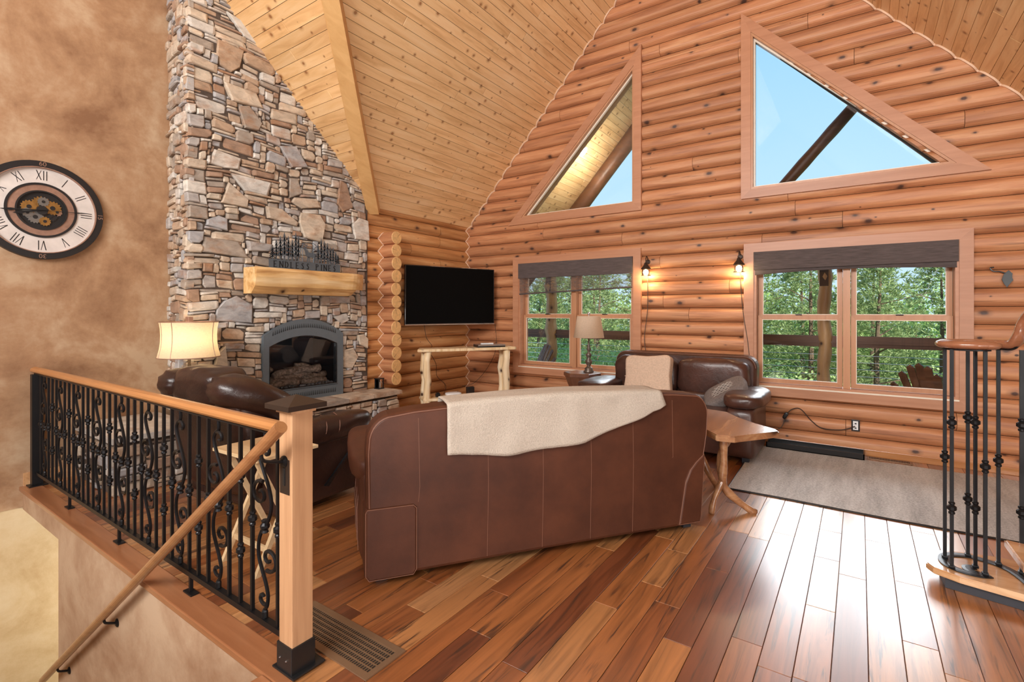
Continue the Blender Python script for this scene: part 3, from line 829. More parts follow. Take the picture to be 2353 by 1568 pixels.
# return face toward the stairs
sv = Vector((XL-XF, .06, 0)); sl = sv.length; sd = sv.normalized(); sn = Vector((sd.y, -sd.x, 0))
if sn.y > 0: sn = -sn
F2 = [(p, d, lambda s, t, w: (XF-.01+sd.x*s+sn.x*(w-.03), Y0+sd.y*s+sn.y*(w-.03)+.0, Z0+t)) for p, d in lay_stones(None, sl, 4.5, lambda s, t: t+Z0 < 4.85, [], seed=5)]
def area(p): return abs(sum(p[i][0]*p[(i+1) % len(p)][1]-p[(i+1) % len(p)][0]*p[i][1] for i in range(len(p))))/2
allst = sorted([(area(p), p, d, m) for p, d, m in F]+[(area(p)*.25, p, d, m) for p, d, m in F2], key=lambda q: -q[0])
for a, p, d, m in allst[:298]: link('stone', fix(stone_bm(BM(), p, d, m)), M_stone, chim, world=True)
bm = BM()
for a, p, d, m in allst[298:]: stone_bm(bm, p, d, m)
tag(link('small_stones', fix(bm), M_stone, chim, world=True), kind='stuff')
# hearth
HX, HY0, HY1, HZ = -4.76, 1.42, 4.40, .47
hear = thing('stone_hearth', 'raised ledge stone hearth bench with flat flagstone top below the fireplace', 'hearth', (HX, 3, 0))
bm = BM(); box(bm, -5.70, HX-.045, HY0+.03, 2.0, 0, HZ-.05); box(bm, XF+.0, HX-.045, 2.0, HY1-.03, 0, HZ-.05); link('mortar_core', fix(bm), M_mortar, hear, world=True)
H1 = [(p, d, lambda s, t, w: (HX-.05+w, HY0+s, t)) for p, d in lay_stones(None, HY1-HY0, HZ-.055, lambda s, t: True, [], seed=9)]
H2 = [(p, d, lambda s, t, w: (HX-.03-s, HY1-.05+w, t)) for p, d in lay_stones(None, .40, HZ-.055, lambda s, t: True, [], seed=11)]
H3 = [(p, d, lambda s, t, w: (HX-.03-s, HY0+.05-w, t)) for p, d in lay_stones(None, .93, HZ-.055, lambda s, t: True, [], seed=12)]
hs = sorted([(area(p), p, d, m) for p, d, m in H1+H2+H3], key=lambda q: -q[0])
for a, p, d, m in hs[:290]: link('stone', fix(stone_bm(BM(), p, d, m, False)), M_stone, hear, world=True)
if len(hs) > 290:
    bm = BM()
    for a, p, d, m in hs[290:]: stone_bm(bm, p, d, m, False)
    tag(link('small_stones', fix(bm), M_stone, hear, world=True), kind='stuff')
y = HY0-.01; i = 0
while y < HY1:
    ln = random.uniform(.35, .7); y2 = min(HY1+.012, y+ln)
    if HY1-y2 < .2: y2 = HY1+.012
    xb = -5.70 if y2 < 2.12 else XF+.005
    if y < 2.05 and y2 > 2.1: y2 = 2.09; xb = -5.70
    xf = HX+.012+random.uniform(-.006, .01); k = random.uniform(-.03, .03)
    bm = BM(); prism(bm, [(xf, y+.003, HZ-.052), (xf+random.uniform(-.01,.01), (y+y2)/2, HZ-.052), (xf, y2-.003, HZ-.052), (xb, y2-.003+k*(0 if y2 > HY1 else 1)*0, HZ-.052), (xb, y+.003, HZ-.052)], (0, 0, .052), .006)
    link('flagstone', fix(bm), M_stone, hear, world=True); y = y2; i += 1

# fireplace insert
ins = thing('fireplace_insert', 'arched grey steel gas fireplace insert with slotted vents set in the stone chimney', 'fireplace', (XF, icx, HZ))
def arch_poly(y0, y1, z0, zs, zt, n=16):
    c = (y0+y1)/2; h = (y1-y0)/2
    return [(y0, z0), (y1, z0)]+[(c+h*math.cos(PI*0+0)*(1-2*i/n), zs+(zt-zs)*(1-(1-2*i/n)**2)) for i in range(n+1)]
IXF = XF+.035
def ring_mesh(outer, inner, x, t):
    bm = BM(); n = len(outer)
    for X_ in (x, x+t):
        pass
    vo = [[bm.verts.new((X_, p[0], p[1])) for p in outer] for X_ in (x, x+t)]; vi = [[bm.verts.new((X_, p[0], p[1])) for p in inner] for X_ in (x, x+t)]
    for i in range(n):
        j = (i+1) % n
        bm.faces.new((vo[1][i], vo[1][j], vi[1][j], vi[1][i])); bm.faces.new((vo[0][i], vo[0][j], vo[1][j], vo[1][i])); bm.faces.new((vi[0][i], vi[0][j], vi[1][j], vi[1][i]))
        bm.faces.new((vo[0][i], vi[0][i], vi[0][j], vo[0][j]))
    return fix(bm)
OUT = arch_poly(IY0, IY1, HZ, IZS, IZT); INN = arch_poly(IY0+.06, IY1-.09, HZ+.145, 1.085, 1.19)
link('face_frame', ring_mesh(OUT, INN, IXF-.06, .06), M_grey, ins, world=True)
INN2 = arch_poly(IY0+.068, IY1-.098, HZ+.153, 1.08, 1.183)
link('glass_trim', ring_mesh(INN, INN2, IXF-.03, .034), M_bezel, ins, world=True)
link('lower_louver_seam', bx(IXF-.001, IXF+.003, IY0+.05, IY1-.08, HZ+.128, HZ+.134), M_firebox, ins, world=True)
bm = BM(); prism(bm, [(IXF-.02, p[0], p[1]) for p in INN], (.004, 0, 0)); link('glass', fix(bm), M_fglass, ins, world=True)
bm = BM()
bm2 = box(bm, XF-.5, XF-.48, IY0+.03, IY1-.05, HZ, 1.3); box(bm, XF-.5, IXF-.06, IY0+.02, IY0+.04, HZ, 1.3); box(bm, XF-.5, IXF-.06, IY1-.06, IY1-.04, HZ, 1.3)
box(bm, XF-.5, IXF-.06, IY0+.02, IY1-.04, 1.25, 1.3); box(bm, XF-.5, IXF-.03, IY0+.02, IY1-.04, HZ, HZ+.15)
link('firebox', fix(bm), M_firebox, ins, world=True)
def slot_row(name, y0, y1, zf, h, n):
    g = BM()
    for i in range(n):
        a = y0+(y1-y0)*(i+.15)/n; b_ = y0+(y1-y0)*(i+.75)/n; za, zb = zf(a), zf(b_)
        prism(g, [(IXF+.0005, a, za), (IXF+.0005, b_, zb), (IXF+.0005, b_-.004, zb+h), (IXF+.0005, a-.004+.012, za+h)], (.0016, 0, 0))
    return link(name, fix(g), M_firebox, ins, world=True)
slot_row('upper_vent', IY0+.09, IY1-.1, lambda y: 1.155+.125*(1-((y-icx)/ihw)**2), .045, 34)
slot_row('lower_vent', IY0+.07, IY1-.1, lambda y: HZ+.04, .05, 34)
for (a, b_, r) in (((-5.30, 2.98, .70), (-5.32, 3.48, .72), .05), ((-5.24, 2.92, .69), (-5.27, 3.3, .67), .045), ((-5.33, 3.18, .78), (-5.24, 3.56, .80), .04), ((-5.25, 3.35, .68), (-5.32, 3.68, .70), .045), ((-5.38, 3.05, .80), (-5.35, 2.95, .86), .03), ((-5.21, 2.92, .665), (-5.20, 3.25, .67), .04), ((-5.20, 3.3, .67), (-5.21, 3.62, .66), .035), ((-5.26, 3.0, .76), (-5.28, 3.28, .80), .035), ((-5.35, 3.3, .84), (-5.3, 3.6, .77), .04)):
    pts = [Vector(a).lerp(Vector(b_), i/6)+Vector((random.uniform(-.01,.01), 0, random.uniform(-.012,.012))) for i in range(7)]
    link('gas_log', tube(BM(), pts, [r*random.uniform(.85, 1.1) for _ in pts], 10), M_ember, ins, world=True, smooth=True)
bm = BM()
for i in range(260):
    p = (random.uniform(-5.34, -5.16), random.uniform(2.9, 3.68), HZ+.155); s = random.uniform(.006, .014)
    box(bm, p[0]-s, p[0]+s, p[1]-s, p[1]+s, p[2]-s, p[2]+s)
tag(link('ember_bed', bm, M_coal, ins, world=True), kind='stuff')

# mantel
man = thing('mantel_shelf', 'thick peeled half log mantel shelf mounted on the stone above the insert', 'mantel', (XF, 3.25, 1.76))
bm = BM(); n = 26; rows = []
for i in range(n+1):
    u = i/n; y = 2.61+1.36*u; e = 1-.35*max(0, (u-.80)/.20)**2.2; wob = .006*math.sin(u*9)+.005*math.sin(u*23)
    zt = 1.905; zb = 1.64+.20*max(0, (u-.84)/.16)**1.9; dep = (.25+wob)*e
    prof = [(0, zt), (dep*.96, zt-.002), (dep*1.0, zt-.03), (dep*.98, zt-.10), (dep*.88, zt-.19), (dep*.74, max(zb, 1.66)+.02), (dep*.60, zb), (0, zb)]
    rows.append([bm.verts.new((XF+.02+a, y, z)) for a, z in prof])
for A, B in zip(rows, rows[1:]):
    for k in range(8): bm.faces.new((A[k], A[(k+1) % 8], B[(k+1) % 8], B[k]))
bm.faces.new(rows[0][::-1]); bm.faces.new(rows[-1])
link('half_log', fix(bm), M_mantel, man, world=True)

# metal sign
sx = -4.99
sg = thing('metal_forest_sign', 'blue grey cut steel sign with pines and deer reading ENDLESS PINES, standing on the mantel', 'sign', (sx, 3.23, 1.905))
SY0, SY1, SZ = 2.80, 3.66, 1.905
bm = BM(); prism(bm, [(sx, SY0, SZ), (sx, SY1, SZ), (sx, SY1, SZ+.098), (sx, SY0, SZ+.098)], (.005, 0, 0), .0015); link('name_band', fix(bm), M_sign, sg, world=True)
link('stand_foot', bx(sx-.05, sx+.02, SY0+.1, SY0+.14, SZ-.001, SZ+.004), M_sign, sg, world=True)
link('stand_foot', bx(sx-.05, sx+.02, SY1-.14, SY1-.1, SZ-.001, SZ+.004), M_sign, sg, world=True)
def pine_cut(y, z0, h, w):
    b_ = BM(); tiers = 5
    prism(b_, [(sx, y-.006, z0), (sx, y+.006, z0), (sx, y+.006, z0+h*.9), (sx, y-.006, z0+h*.9)], (.004, 0, 0))
    for k in range(tiers):
        zz = z0+h*(.16+.17*k); ww = w*(1-.17*k); hh = h*.24
        for s in (-1, 1): prism(b_, [(sx, y, zz+hh), (sx, y+s*ww*.5, zz+hh*.28), (sx, y+s*ww, zz-.012), (sx, y+s*ww*.45, zz+.012), (sx, y, zz+hh*.35)], (.004, 0, 0))
    link('pine_cutout', fix(b_), M_sign, sg, world=True)
for y, h, w in ((2.84, .13, .05), (2.925, .24, .06), (3.015, .25, .06), (3.10, .30, .05), (3.41, .27, .06), (3.49, .23, .06), (3.565, .19, .055), (3.63, .12, .04), (2.88, .20, .07), (2.97, .28, .075), (3.06, .22, .06), (3.13, .27, .05), (3.37, .22, .05), (3.45, .25, .065), (3.53, .19, .06), (3.60, .15, .05)):
    pine_cut(y, SZ+.09, h, w)
# deer, arch of branches
bm = BM()
dy, dz = 3.22, SZ+.10
for poly in ([(0,.07),(.02,.055),(.10,.055),(.125,.075),(.13,.11),(.08,.105),(.03,.11),(.005,.14),(-.015,.165),(-.035,.15),(-.012,.12)], [(.018,.06),(.012,0),(.02,0),(.032,.06)], [(.035,.06),(.04,0),(.047,0),(.045,.06)], [(.10,.06),(.095,0),(.103,0),(.115,.06)], [(.115,.08),(.122,0),(.13,0),(.13,.09)], [(-.012,.16),(-.02,.20),(-.014,.20),(-.006,.165)], [(-.02,.19),(-.04,.205),(-.036,.21),(-.016,.2)], [(.0,.155),(.012,.20),(.018,.198),(.006,.15)]):
    prism(bm, [(sx+.001, dy+p[0], dz+p[1]-.005) for p in poly], (.004, 0, 0))
link('deer_cutout', fix(bm), M_sign, sg, world=True)
bm = BM()
for c, rr in ((3.16, .09), (3.27, .12), (3.40, .11), (3.52, .10)):
    tube(bm, [(sx+.002, c+rr*math.cos(a), SZ+.20+rr*1.0*math.sin(a)-(abs(c-3.25))*.15) for a in [PI*i/14 for i in range(15)]], .0035, 5)
tube(bm, [(sx+.002, 3.08+.58*i/20, SZ+.30-.30*(i/20)**2+.008*math.sin(i*2)) for i in range(21)], .004, 5)
tube(bm, [(sx+.002, 3.31+.003*math.sin(i), SZ+.09+.2*i/6) for i in range(7)], .004, 5)
tube(bm, [(sx+.002, 3.18, SZ+.09+.2*i/6) for i in range(7)], .003, 5)
link('branch_tracery', fix(bm), M_sign, sg, world=True)
G = {'E': [((0,0),(0,1)),((0,0),(.62,0)),((0,1),(.6,1)),((0,.5),(.45,.5))], 'N': [((0,0),(0,1)),((0,1),(.7,0)),((.7,0),(.7,1))],
 'D': [((0,0),(0,1)),((0,1),(.4,.95)),((.4,.95),(.65,.5)),((.65,.5),(.4,.05)),((.4,.05),(0,0))], 'L': [((0,0),(0,1)),((0,0),(.6,0))],
 'S': [((.55,.85),(.3,1)),((.3,1),(.05,.8)),((.05,.8),(.5,.3)),((.5,.3),(.3,0)),((.3,0),(0,.15))], 'P': [((0,0),(0,1)),((0,1),(.45,.95)),((.45,.95),(.5,.65)),((.5,.65),(0,.5))], 'I': [((.1,0),(.1,1))]}
def glyph(ch, y, z, h, par, mat, xx):
    b_ = BM()
    for p, q in G[ch]:
        a = Vector((p[0]*h*.8, p[1]*h)); c = Vector((q[0]*h*.8, q[1]*h)); d = (c-a).normalized()
        th = h*.085 if abs(d.y) > .8 else h*.05; nn = Vector((-d.y, d.x))*th
        prism(b_, [(xx, y+v.x, z+v.y) for v in (a-nn, c-nn, c+nn, a+nn)], (.0012, 0, 0))
    if ch in 'ENDLPI':
        for ex, ez in {'E': [(0,0),(0,1)], 'N': [(0,0),(.7,1),(0,1)], 'D': [(0,0),(0,1)], 'L': [(0,1),(0,0)], 'P': [(0,0),(0,1)], 'I': [(.1,0),(.1,1)]}[ch]:
            yy, zz = y+ex*h*.8, z+ez*h
            prism(b_, [(xx, yy-h*.15, zz-h*.035), (xx, yy+h*.15, zz-h*.035), (xx, yy+h*.15, zz+h*.035), (xx, yy-h*.15, zz+h*.035)], (.0013, 0, 0))
    link('letter_'+ch.lower(), fix(b_), mat, par, world=True)
yy = SY0+.055
for ch in 'ENDLESS PINES':
    if ch == ' ': yy += .055; continue
    glyph(ch, yy, SZ+.018, .062, sg, M_signdark, sx+.0052); yy += {'I': .036}.get(ch, .062)

# candle lantern on hearth
ln = thing('candle_lantern', 'small black framed candle lantern on the hearth against the log wall', 'lantern', (-5.06, 4.30, HZ))
bm = BM()
for a in (-.035, .035):
    for c in (-.035, .035): box(bm, a-.005, a+.005, c-.005, c+.005, 0, .13)
box(bm, -.045, .045, -.045, .045, 0, .012); box(bm, -.045, .045, -.045, .045, .125, .137)
link('frame', bm, M_blackp, ln); link('candle', lathe(BM(), [(.022, .012), (.022, .085), (.0, .087)], 12), M_clockface, ln)
link('pane', bx(-.03, .03, -.036, -.034, .012, .125), M_fglass, ln)

# ================================================================== CLOCK
cl = thing('wall_clock', 'large round dark rimmed clock with roman numerals and open gears on the plaster wall', 'clock', (XL, 1.213, 2.315))
CR = .415
def disc_ring(r0, r1, x0, x1, n=64):
    b_ = BM(); R = [[b_.verts.new((x, r*math.cos(2*PI*i/n), r*math.sin(2*PI*i/n))) for i in range(n)] for x, r in ((x0, r1), (x1, r1*.995), (x1, r0), (x0, r0))]
    for A, B in ((0,1),(1,2),(2,3),(3,0)):
        for i in range(n): b_.faces.new((R[A][i], R[A][(i+1) % n], R[B][(i+1) % n], R[B][i]))
    return fix(b_)
link('rim', disc_ring(CR*.87, CR, 0, .045), M_clockrim, cl)
link('rim_bead', disc_ring(CR*.86, CR*.88, .02, .05), M_copper, cl)
link('dial', disc_ring(CR*.55, CR*.87, .01, .022), M_clockface, cl)
link('inner_rim', disc_ring(CR*.515, CR*.56, .01, .032), M_clockrim, cl)
link('copper_ring', disc_ring(CR*.40, CR*.52, .01, .026), M_copper, cl)
link('gear_ring', disc_ring(CR*.375, CR*.405, .01, .032), M_clockrim, cl)
link('back_plate', disc_ring(.001, CR*.38, .004, .008), M_clockrim, cl)
def gear(cy, cz, r, n, x, mat):
    b_ = BM(); V = []
    for i in range(n*4):
        a = 2*PI*i/(n*4); rr = r if (i//2) % 2 else r*.86; V.append((x, cy+rr*math.cos(a), cz+rr*math.sin(a)))
    prism(b_, V, (.004, 0, 0)); g_ = link('gear', fix(b_), mat, cl)
    link('gear_hub', (lambda q: q)(disc_hub(cy, cz, r*.3, x+.004)), M_clockrim, g_)
def disc_hub(cy, cz, r, x, n=14):
    b_ = BM(); prism(b_, [(x, cy+r*math.cos(2*PI*i/n), cz+r*math.sin(2*PI*i/n)) for i in range(n)], (.004, 0, 0)); return fix(b_)
for i, (a, c, r, n, m) in enumerate(((.0,.05,.07,18,M_gold),(.07,.03,.06,16,M_gold),(-.08,.02,.055,15,M_gold),(.01,.075,.04,12,M_steel),(.055,-.04,.05,14,M_clockrim),(-.04,-.06,.055,16,M_steel),(.02,-.09,.04,12,M_gold),(-.09,-.03,.04,12,M_steel),(.1,-.0,.035,10,M_copper))):
    gear(a, c, r, n, .01+.0025*(i % 4), m)
link('hub', disc_hub(0, 0, .038, .03), M_clockrim, cl)
NUM = ['XII','I','II','III','IIII','V','VI','VII','VIII','IX','X','XI']
for k, s in enumerate(NUM):
    a = PI/2-k*PI/6; rad = Vector((math.cos(a), math.sin(a))); tan = Vector((math.sin(a), -math.cos(a)))
    b_ = BM(); wd = {'I': .020, 'V': .042, 'X': .042}; tot = sum(wd[c] for c in s); u = -tot/2
    r0, r1 = CR*.62, CR*.81
    def bar(t0, t1, w):
        p = rad*r0+tan*t0; q = rad*r1+tan*t1
        prism(b_, [(.0222, v.x, v.y) for v in (p-tan*w, q-tan*w, q+tan*w, p+tan*w)], (.0012, 0, 0))
    for c in s:
        m_ = u+wd[c]/2
        if c == 'I': bar(m_, m_, .0028)
        elif c == 'V': bar(m_, m_-.016, .0032); bar(m_, m_+.016, .0018)
        else: bar(m_+.015, m_-.015, .0032); bar(m_-.015, m_+.015, .0018)
        u += wd[c]
    link('numeral', fix(b_), M_clockrim, cl)
def txt(s, size, loc, rot, mat, par, name='number'):
    cu = bpy.data.curves.new(name, 'FONT'); cu.body = s; cu.size = size; cu.extrude = .0008; cu.align_x = 'CENTER'; cu.align_y = 'CENTER'
    o = bpy.data.objects.new('tmp', cu); COL.objects.link(o)
    me = bpy.data.meshes.new_from_object(o); bpy.data.objects.remove(o)
    me.transform(Matrix.Translation(loc) @ rot); me.materials.clear(); return link(name, me, mat, par)
base = Matrix(((0,0,1,0),(1,0,0,0),(0,1,0,0),(0,0,0,1)))
for s, a in (('60', 90), ('15', 0), ('30', -90)):
    ar = math.radians(a); rot = Matrix.Rotation(math.radians(a-90), 4, 'X') @ base
    txt(s, .05, Vector((.0468, CR*.935*math.cos(ar), CR*.935*math.sin(ar))), rot, M_copper, cl)
def hand(name, ang, ln_, w, x, tail=.04):
    a = math.radians(ang); d = Vector((math.cos(a), math.sin(a))); n_ = Vector((-d.y, d.x))*w
    P = [-d*tail-n_*.5, d*ln_*.6-n_, d*ln_*.72-n_*2.2, d*ln_, d*ln_*.72+n_*2.2, d*ln_*.6+n_, -d*tail+n_*.5]
    b_ = BM(); prism(b_, [(x, p.x, p.y) for p in P], (.003, 0, 0)); link(name, fix(b_), M_blackp, cl)
hand('hour_hand', 195, .19, .007, .036); hand('minute_hand', 186, .27, .005, .04); hand('second_hand', 3, .33, .0022, .044)

# ================================================================== RAILING
RYc = 1.175
rl = thing('guard_railing', 'wrought iron guard railing with scroll balusters and wood top rail along the stairwell edge', 'railing', (-3.8, RYc, 0))
def sq(x, y, z0, z1, w): return bx(x-w, x+w, y-w, y+w, z0, z1)
bm = BM(); tube(bm, [(-5.71, RYc, .965), (-1.94, RYc, .965)], .036, 12, .72); link('top_rail', fix(bm), M_rail, rl, world=True)
link('rail_plate', bx(-5.70, -1.95, RYc-.012, RYc+.012, .93, .938), M_black, rl, world=True)
link('bottom_rail', bx(-5.70, -1.94, RYc-.014, RYc+.014, .095, .12), M_black, rl, world=True)
ep = link('end_post', bx(-5.70, -5.64, RYc-.035, RYc+.035, .0, .93), M_black, rl, world=True)
link('foot_plate', bx(-5.715, -5.60, RYc-.06, RYc+.06, .004, .012), M_black, rl, world=True)
def knuckle(x, y, z, par, w=.017, world=False):
    b_ = BM(); pr = [(.009,-.034),(w*.8,-.030),(w*.8,-.022),(.010,-.017),(w*1.15,-.008),(w*1.15,.008),(.010,.017),(w*.8,.022),(w*.8,.030),(.009,.034)]
    lathe(b_, pr, 10, (x, y, z)); return link('knuckle', b_, M_black, par, smooth=False)
def scroll_pts(s=1):
    """S scroll baluster in local x,z: returns list of polylines"""
    L_ = []
    # upper half spans z .53...93 ; lower half mirrored
    main = smooth_pts([(0,0,.93),(.003,0,.905),(0,0,.885),(-.022,0,.868),(-.036,0,.838),(-.028,0,.80),(-.006,0,.755),(.022,0,.70),(.040,0,.645),(.038,0,.595),(.018,0,.545),(0,0,.52)], 4)
    L_.append([tuple(p) for p in main])
    L_.append([(x, 0, z) for x, z in spiral(.008, .845, .032, .006, 2.3, 2.3-4.6, 16)])
    L_.append([(x, 0, z) for x, z in spiral(-.028, .655, .058, .008, 1.3, 1.3+7.4, 28)])
    # lower
    low = smooth_pts([(0,0,.52),(-.022,0,.49),(-.040,0,.44),(-.040,0,.38),(-.018,0,.325),(.006,0,.275),(.020,0,.225),(.014,0,.18),(0,0,.155),(0,0,.12)], 4)
    L_.append([tuple(p) for p in low])
    L_.append([(x, 0, z) for x, z in spiral(.025, .385, .056, .008, 1.3+PI, 1.3+PI+7.4, 28)])
    L_.append([(x, 0, z) for x, z in spiral(-.010, .205, .030, .006, 2.3+PI, 2.3+PI-4.6, 16)])
    return L_
scroll_me = None
mesh_cache = {}
x = -2.02; k = 0
while x > -5.62:
    kind = k % 4
    if kind == 1:
        if scroll_me is None:
            b_ = BM()
            for pl in scroll_pts(): tube(b_, [(p[0]*1.25, 0, p[2]) for p in pl], .0085, 6, up=(0,1,0))
            scroll_me = bpy.data.meshes.new('scroll_baluster'); b_.to_mesh(scroll_me); b_.free(); scroll_me.materials.append(M_black)
        o = link('scroll_baluster', scroll_me, None, rl); o.location = Vector((x, RYc, 0))-rl.location
        key = 'collar'
        if key not in mesh_cache:
            b_ = BM(); lathe(b_, [(.010,-.03),(.016,-.026),(.012,-.016),(.020,-.004),(.020,.006),(.012,.016),(.016,.026),(.010,.03)], 10, (0,0,.52)); mesh_cache[key] = bpy.data.meshes.new('collar'); b_.to_mesh(mesh_cache[key]); b_.free(); mesh_cache[key].materials.append(M_black)
        link('collar', mesh_cache[key], None, o)
        if 'finial' not in mesh_cache:
            b_ = BM(); lathe(b_, [(.006,.12),(.013,.125),(.013,.15),(.006,.165)], 8); mesh_cache['finial'] = bpy.data.meshes.new('finial'); b_.to_mesh(mesh_cache['finial']); b_.free(); mesh_cache['finial'].materials.append(M_black)
        link('finial', mesh_cache['finial'], None, o)
    else:
        if 'bar' not in mesh_cache:
            b_ = sq(0, 0, .11, .935, .0072); mesh_cache['bar'] = bpy.data.meshes.new('baluster'); b_.to_mesh(mesh_cache['bar']); b_.free(); mesh_cache['bar'].materials.append(M_black)
        o = link('baluster', mesh_cache['bar'], None, rl); o.location = Vector((x, RYc, 0))-rl.location
        zs_ = (.36, .70) if kind == 3 else (.53,)
        for z in zs_:
            key = 'kn%.2f' % z
            if key not in mesh_cache:
                b_ = BM(); w = .017; lathe(b_, [(.009,-.034),(w*.8,-.030),(w*.8,-.022),(.010,-.017),(w*1.15,-.008),(w*1.15,.008),(.010,.017),(w*.8,.022),(w*.8,.030),(.009,.034)], 10, (0,0,z))
                mesh_cache[key] = bpy.data.meshes.new('knuckle'); b_.to_mesh(mesh_cache[key]); b_.free(); mesh_cache[key].materials.append(M_black)
            link('knuckle', mesh_cache[key], None, o)
    x -= .1035; k += 1
for fx in (-2.83, -3.82, -4.80):
    f_ = link('foot', sq(fx, RYc, .01, .1, .008), M_black, rl, world=True)
    link('foot_plate', bx(fx-.045, fx+.045, RYc-.02, RYc+.02, .003, .012, .002), M_black, f_)
# newel
nx, ny = -1.893, 1.178
nw = thing('newel_post', 'square fir newel post with black pyramid cap and black base sleeve at the stair head', 'post', (nx, ny, 0))
link('shaft', bx(-.046, .046, -.046, .046, 0, 1.06, .003), M_fir, nw)
link('cap_moulding', bx(-.055, .055, -.055, .055, 1.045, 1.062, .002), M_fir, nw)
bm = BM(); vs = [bm.verts.new(p) for p in ((-.085,-.085,1.062),(.085,-.085,1.062),(.085,.085,1.062),(-.085,.085,1.062))]; v2 = [bm.verts.new((v.co.x, v.co.y, 1.082)) for v in vs]; ap = bm.verts.new((0,0,1.115))
bm.faces.new(vs[::-1])
for i in range(4): bm.faces.new((vs[i], vs[(i+1) % 4], v2[(i+1) % 4], v2[i])); bm.faces.new((v2[i], v2[(i+1) % 4], ap))
link('pyramid_cap', fix(bm), M_bronze, nw)
link('base_sleeve', bx(-.053, .053, -.053, .053, .005, .115, .003), M_blackp, nw)
link('base_plate', bx(-.075, .075, -.06, .085, .004, .012, .003), M_blackp, nw)
sp = link('switch_plate', bx(-.036, .03, -.050, -.046, .72, .86, .002), M_bronze, nw)
link('switch_rocker', bx(-.010, .004, -.054, -.050, .755, .825, .001), M_blackp, sp)
for a in (-.025, .02): link('sleeve_screw', lathe(BM(), [(.004, 0), (.004, .002)], 8, (a, -.055, .06)), M_silver, nw)
# stair handrail
M_rail3 = wood('brown_handrail', [(.26,.105,.04), (.38,.175,.07)], 'X', 24, var=.03, rough=.3, coat=.4)
hr = thing('stair_handrail', 'round oak handrail descending the stairwell wall on black brackets', 'handrail', (-2.9, 1.03, .2))
A = Vector((-1.76, 1.035, 1.025)); B = Vector((-4.83, 1.035, -1.20))
bm = BM(); tube(bm, [A, B], .024, 16); link('rail', fix(bm), M_rail3, hr, world=True, smooth=False)
for t in (.045, .60, .89):
    p = A.lerp(B, t); yw = 1.132 if t < .1 else 1.10
    pts = smooth_pts([(p.x, p.y, p.z-.02), (p.x, p.y+.005, p.z-.045), (p.x, p.y+.03, p.z-.06), (p.x, yw-.004, p.z-.075)], 4)
    bk = link('bracket', tube(BM(), pts, .007, 8), M_black, hr, world=True)
    bm = BM(); lathe(bm, [(.024, 0), (.024, .006), (.012, .012)], 14); bm.transform(Matrix.Translation((p.x, yw, p.z-.075)) @ Matrix.Rotation(PI/2, 4, 'X')); link('wall_rosette', bm, M_black, bk)

# ================================================================== FLOOR VENT, REGISTER, RUG
fv = thing('floor_return_grille', 'large rectangular brass toned floor return grille beside the newel post', 'floor vent', (-1.93, 1.39, 0))
vx0, vx1, vy0, vy1 = -2.24, -1.59, 1.285, 1.495
for o in frame_ring(rect(vx0, vx1, vy0, vy1), .028, 0, .006)[0]:
    o.transform(Matrix(((1,0,0,0),(0,0,1,0),(0,1,0,.001),(0,0,0,1)))); link('frame', fix(o), M_vent, fv, world=True)
link('hollow', bx(vx0+.02, vx1-.02, vy0+.02, vy1-.02, .0005, .0015), M_ventd, fv, world=True)
bm = BM(); n = 44
for i in range(n):
    a = vx0+.03+(vx1-vx0-.06)*i/n; box(bm, a, a+.0035, vy0+.024, vy1-.024, .001, .0045)
for i in range(7):
    a = vy0+.028+(vy1-vy0-.06)*i/6; box(bm, vx0+.025, vx1-.025, a, a+.005, .001, .0055)
tag(link('louver_grid', bm, M_vent, fv, world=True), kind='stuff')
fr = thing('floor_register', 'narrow tan floor register at the base of the log wall beside the boot tray', 'floor vent', (.24, 6.11, 0))
link('plate', bx(.06, .42, 6.06, 6.16, .001, .006, .002), M_vent, fr, world=True)
bm = BM()
for i in range(26): a = .08+.32*i/26; box(bm, a, a+.006, 6.075, 6.145, .006, .0068)
tag(link('slots', bm, M_ventd, fr, world=True), kind='stuff')
rg = thing('area_rug', 'grey mottled low pile area rug on the floor under the right window', 'rug', (.3, 5.1, 0))
bm = BM(); n = 30
grid = [[bm.verts.new((-.885-.035*(j/12)+ (2.9+.9)*i/n*.9, 4.38+(5.97-4.38)*j/12+.008*math.sin(i*.5)*(1-j/12), .012+.0015*math.sin(i*1.3+j))) for j in range(13)] for i in range(n+1)]
for i in range(n):
    for j in range(12): bm.faces.new((grid[i][j], grid[i+1][j], grid[i+1][j+1], grid[i][j+1]))
link('pile', bm, M_rug, rg, world=True)
bm = BM(); tube(bm, [(-.925, 5.97, .007), (-.887, 4.378, .007)]+[(-.885+(3.8*.9)*i/n, 4.378+.008*math.sin(i*.5), .007) for i in range(1, n+1)], .0065, 6); link('binding', bm, M_blackp, rg, world=True)
bt = thing('boot_tray', 'long shallow black rubber boot tray on the rug edge under the right window', 'tray', (-.39, 6.05, .012))
bm = BM(); box(bm, -.43, .43, -.11, .11, 0, .008)
for q in ((-.43,.43,-.11,-.10),(-.43,.43,.10,.11),(-.43,-.42,-.11,.11),(.42,.43,-.11,.11)): box(bm, *q, 0, .055)
link('tray', bm, M_blackp, bt)
bm = BM()
for i in range(90):
    a = random.uniform(-.4, .4); c = random.uniform(-.09, .09); box(bm, a, a+.01, c, c+.006, .008, .011)
tag(link('debris', bm, M_coal, bt), kind='stuff')

# ================================================================== SOFA (seen from behind)
u = Vector((.583, .812)); ang = math.atan2(.812, .583)
sf = thing('leather_sofa', 'large red brown leather sofa seen from behind in the middle of the room', 'sofa', (-2.127, 1.725, 0), ang)
SLN = 2.20
